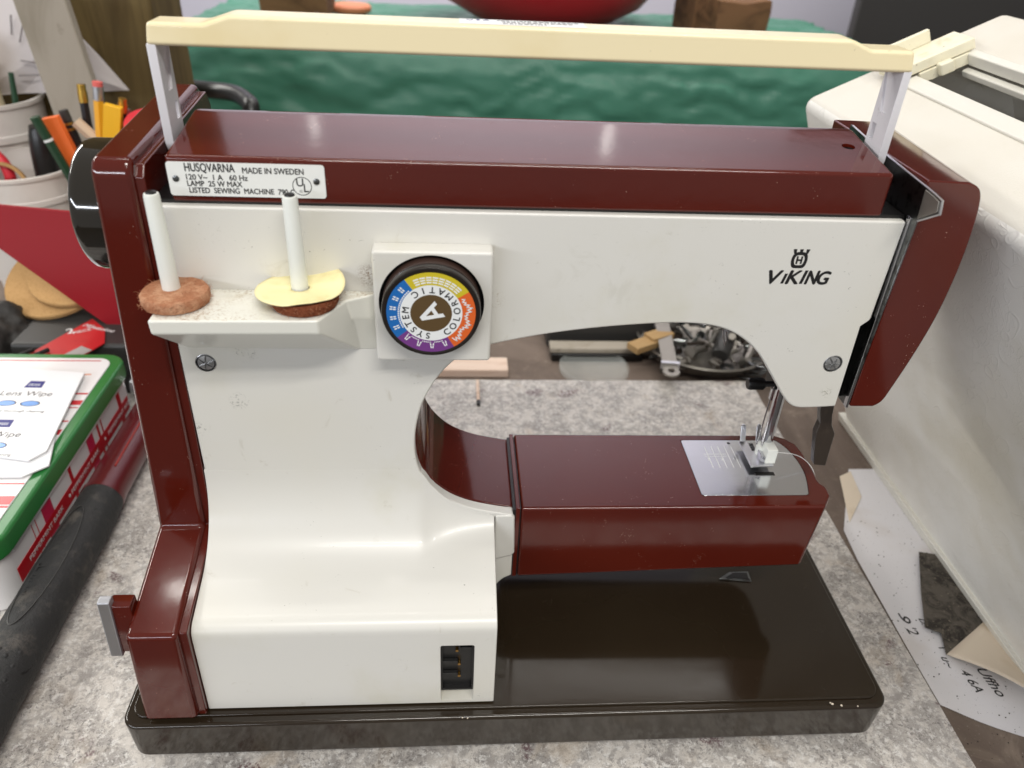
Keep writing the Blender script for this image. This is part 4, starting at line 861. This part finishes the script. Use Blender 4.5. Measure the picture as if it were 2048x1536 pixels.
for k in range(2):
    sc_ = thing('red_handled_tool', (-.285+k*.03, .54, .1), 'red looped handle sticking out of the shorter cup' if k == 0 else 'black tapered handle sticking up from the shorter cup', 'tool')
    if k == 0:
        tube('loop', [(-.305+.026*math.cos(t), .548+.004*math.sin(t), .128+.028*math.sin(t)) for t in [2*PI*j/30 for j in range(31)]], .0055, 'red_gloss', sc_, 12)
        tube('blade', [(-.296, .550, .108), (-.272, .565, .02)], .005, 'ferrule_silver', sc_, 8)
    else: tube('handle', spline([(-.258, .562, .02), (-.250, .560, .10), (-.246, .560, .150), (-.245, .562, .172), (-.245, .562, .178)], 5), 0, 'black_plastic', sc_, 14, [.008+.004*math.sin(min(1, j/16)*PI*.9) if j < 19 else .005 for j in range(21)])
o = lathe('wooden_hoop', [(.0215, -.003), (.0245, -.003), (.0245, .003), (.0215, .003), (.0215, -.003)], (-.283, .535, .122), (.2, -1, .3), 'cork', None, 40, cap=False); tag(o, 'thin ring at the front of the shorter cup', 'ring')
pc = lathe('pencil_cup', [(.001, 0), (.036, 0), (.040, .150), (.0385, .150), (.034, .004), (.001, .004)], (-.1610, .505, ZB+.0004), (0, 0, 1), 'cup_plastic', None, 48, cap=False); tag(pc, 'white cup of pencils behind the handwheel', 'cup')
def pencil(name, top_, bot, r, mat, label, tip=None, flatp=0, band=None):
    t = thing(name, bot, label, 'pencil'); a, b = Vector(top_), Vector(bot); d = (a-b).normalized()
    if flatp:
        s = d.cross(Vector((0, 1, 0))).normalized()
        n_ = s.cross(d); pts = []
        for k in (b, a):
            for u, w in ((-1, -.45), (1, -.45), (1, .45), (-1, .45)): pts.append(k+s*u*r+n_*w*r)
        link('shaft', mesh('sh', pts, [[0, 1, 2, 3], [4, 5, 6, 7], [0, 1, 5, 4], [1, 2, 6, 5], [2, 3, 7, 6], [3, 0, 4, 7]]), mat, t, False, .0004)
    else: tube('shaft', [b, a], r, mat, t, 6)
    e = a
    for nm, L, m2, k in (tip or []): tube(nm, [e, e+d*L], r*k, m2, t, 12); e = e+d*L
    for nm, pos, L, m2 in (band or []): tube(nm, [a-d*pos, a-d*(pos+L)], r*1.06, m2, t, 12)
    return t
def pt(px, py, y): q = at(px, py, y=y); return (q.x, q.y, q.z)
pencil('pencil', pt(98, 282, .49), (-.170, .505, .05), .0042, 'pencil_green', 'dark green pencil with white band leaning furthest left', [('band', .0025, 'print_white', 1.03), ('cap', .020, 'pencil_green', 1.06)])
pencil('carpenter_pencil', pt(100, 234, .500), (-.168, .508, .05), .0075, 'pencil_orange', 'flat bright orange carpenter pencil', None, 1)
pencil('pencil', pt(135, 240, .512), (-.165, .514, .05), .0040, 'pencil_black', 'black pencil with yellow rings and grey tip', [('tip', .009, 'tray_dark', 1.05)], 0, [('ring', .002, .002, 'gold'), ('ring', .007, .002, 'gold')])
pencil('pencil', pt(152, 243, .507), pt(215, 300, .507), .0052, 'pencil_tan', 'bare tan stick leaning low in the pencil cup')
pencil('pencil', pt(168, 205, .522), pt(190, 330, .515), .0040, 'pencil_black', 'black pencil with tall gold ferrule', [('ferrule', .010, 'gold', 1.05), ('eraser', .006, 'gold', .95)])
pencil('pencil', pt(197, 200, .510), pt(206, 340, .505), .0046, 'pencil_yellow', 'yellow pencil with silver ferrule and pink eraser', [('ferrule', .012, 'ferrule_silver', 1.03), ('eraser', .004, 'eraser_pink', .95)])
o = pencil('carpenter_pencil', pt(227, 211, .498), pt(223, 340, .498), .0075, 'pencil_flat_yellow', 'flat wide yellow carpenter pencil', None, 1)
pencil('pencil', pt(245, 225, .505), pt(244, 340, .505), .0040, 'pencil_black', 'black pencil with short gold ferrule right of the yellow ones', [('ferrule', .008, 'gold', 1.05), ('eraser', .005, 'gold', .9)])
pencil('pencil', pt(255, 218, .515), pt(248, 330, .51), .0030, 'ferrule_silver', 'thin silver pencil at the right of the cup')
o = lathe('red_tape_roll', [(.010, -.011), (.0225, -.011), (.0235, -.009), (.0235, .009), (.0225, .011), (.010, .011), (.010, -.011)], (-.1130, .500, .1900), (.15, -.35, 1), 'red_gloss', None, 40, cap=False); tag(o, 'red roll standing behind the left end of the machine', 'roll')
o = box('pencil_tray_box', -.150, -.070, .470, .540, ZB+.0004, .178, 'post_wood', None, .002, 2); tag(o, 'brown box standing under the red roll', 'box')
# post, papers, board
a = at(195, 150, y=.66).x; b = at(328, 150, y=.66).x
o = box('wooden_post', a-.015, b, .66, .76, ZB+.0004, 1.1, 'post_wood', None, .003, 2); tag(o, 'rough brown wooden post rising behind the pencils', 'post')
o = box('wooden_board', a-.20, a-.018, .67, .70, ZB+.0004, 1.1, 'post_wood', None, .003, 2); tag(o, 'wide brown board left of the post, behind the papers', 'board')
pq = [(at(px, py, y=.640).x, at(px, py, y=.640).z) for px, py in ((-60, -60), (92, -60), (160, 66), (205, 112), (262, 178), (196, 181), (45, 189), (-60, 195))]
def wv_(x, y, z): return (x, y-.006*math.sin((x+.25)*30)-.01*max(0, .22-z)*2, z)
o = prism('wall_paper_sheet', pq, 'y', .640, .6405, 'paper_wall', None, fn=wv_); tag(o, 'white paper drawing hanging in front of the post', 'paper')
for k, ((p0, p1)) in enumerate((((45, 45), (38, 85)), ((36, 152), (80, 150)), ((20, 30), (22, 70)), ((40, 122), (78, 128)), ((62, 95), (70, 96)))):
    A_ = at(*p0, y=.632); B_ = at(*p1, y=.632); tube('ink_line', [(A_.x, .6335, A_.z), (B_.x, .6335, B_.z)], .0009, 'ink_grey', o, 4)
fq = [(at(px, py, y=.628).x, at(px, py, y=.628).z) for px, py in ((158, 66), (262, 178), (196, 156), (170, 120))]
q = prism('paper_fold', fq, 'y', .6275, .6280, 'paper_wall', o, fn=wv_)
b0, b1, b2_, b3_ = at(20, -10, y=.575), at(126, -10, y=.575), at(228, 290, y=.575), at(128, 290, y=.575)
o = prism('grey_board', [(b0.x, b0.z), (b1.x, b1.z), (b2_.x, b2_.z), (b3_.x, b3_.z)], 'y', .575, .587, 'grey_board', None, .002, 2); tag(o, 'long grey weathered board leaning behind the pencils', 'board')
# ------------------------------------------------------------------ far background: tarp-covered table and what stands on it
TX0, TX1, TYA, TYB, TZ = -.26, .87, 1.02, 1.42, .188
v = []; f = []; NX, NS = 220, 170
for i in range(NX+1):
    x = TX0-.25+(TX1-TX0+.5)*i/NX
    for j in range(NS+1):
        s_ = j/NS*1.3
        if s_ < .40: y, z = TYB-s_, TZ
        else: y, z = TYA-.02*(1-math.exp(-(s_-.4)*30)), TZ-(s_-.40)
        ex = max(0, TX0-x, x-TX1); z2_ = z-ex*1.6 if s_ < .42 else z-ex*.5
        p = Vector((x*3.2, s_*4, 0)); n1 = noise.fractal(p*2.2, 1, 2.1, 4); n2 = noise.noise(Vector((x*3, s_*30, 4)))
        n1 = 1-2*abs(noise.noise(Vector((x*6+.5*n1, s_*40+1.5*n1, 1))))+.5*(1-2*abs(noise.noise(Vector((x*20, s_*70+n1, 3)))))-.6; amp = .0062 if s_ > .43 else .003
        v.append((x-(.0 if not ex else (ex*.55 if x > TX1 else -ex*.55)), y-amp*(n1+.25*n2), z2_+(.004*n1 if s_ < .4 else 0)))
for i in range(NX):
    for j in range(NS): f.append([i*(NS+1)+j, i*(NS+1)+j+1, (i+1)*(NS+1)+j+1, (i+1)*(NS+1)+j])
tag(link('green_tarp', mesh('tarp', v, f), 'tarp', None), 'crinkled green tarp draped over a table behind the bench', 'tarp')
tb = prism('covered_table', [(TX0+.02, TYA+.04), (TX1-.02, TYA+.04), (TX1-.02, TYB-.02), (TX0+.02, TYB-.02)], 'z', -.9, TZ-.012, 'block_wood'); tag(tb, 'wooden table hidden under the green tarp', 'table')
bw = lathe('red_bowl', [(.001, 0), (.085, 0), (.120, .010), (.165, .034), (.200, .075), (.215, .125), (.211, .126), (.195, .080), (.160, .040), (.001, .008)], (.315, 1.22, TZ+.006), (0, 0, 1), 'red_bowl', None, 64, cap=False); tag(bw, 'large red bowl standing on the green tarp', 'bowl')
def blk(px0, px1, py, y, h, d, label, rot=0, amp=.003):
    a = at(px0, py, y=y); b = at(px1, py, y=y); o = box('wood_block', -(b.x-a.x)/2, (b.x-a.x)/2, 0, d, 0, h, 'block_wood', None, .002, 2); subdiv(o, 6); noisy(o, amp, 30)
    o.matrix_world = Matrix.Translation(((a.x+b.x)/2, y, TZ+.006)) @ Matrix.Rotation(rot, 4, 'Z'); return tag(o, label, 'wood block', 'wood blocks on the tarp')
blk(520, 655, 28, 1.16, .11, .10, 'brown wood block on the tarp at the left of the red bowl')
blk(1428, 1545, 60, 1.10, .060, .09, 'rough fibrous wood block on the tarp right of the red bowl', .25, .006)
blk(1385, 1430, 40, 1.16, .09, .08, 'smooth darker wood block behind the rough one', .2, .001)
o = lathe('orange_disc', [(.001, 0), (.034, 0), (.036, .003), (.036, .008), (.033, .011), (.001, .011)], (-.018, 1.265, TZ+.006), (0, 0, 1), 'orange_disc', None, 40, cap=False); tag(o, 'flat orange disc on the tarp beside the brown block', 'disc')
ca = [at(330, 172, y=.82), at(420, 180, y=.82), at(468, 187, y=.80), at(494, 202, y=.77), at(503, 222, y=.75), at(500, 300, y=.74)]
tag(tube('chair_arm', spline([tuple(q) for q in ca], 6), .0105, 'black_plastic', None, 16), 'black curved chair arm in front of the green tarp', 'chair arm')
a = at(285, 20, y=.95); b = at(340, 20, y=.95)
o = box('black_monitor', a.x-.03, b.x, .95, .99, at(320, 44, y=.95).z, .6, 'black_plastic', None, .006, 3); tag(o, 'black hanging box beside the wooden post', 'box')
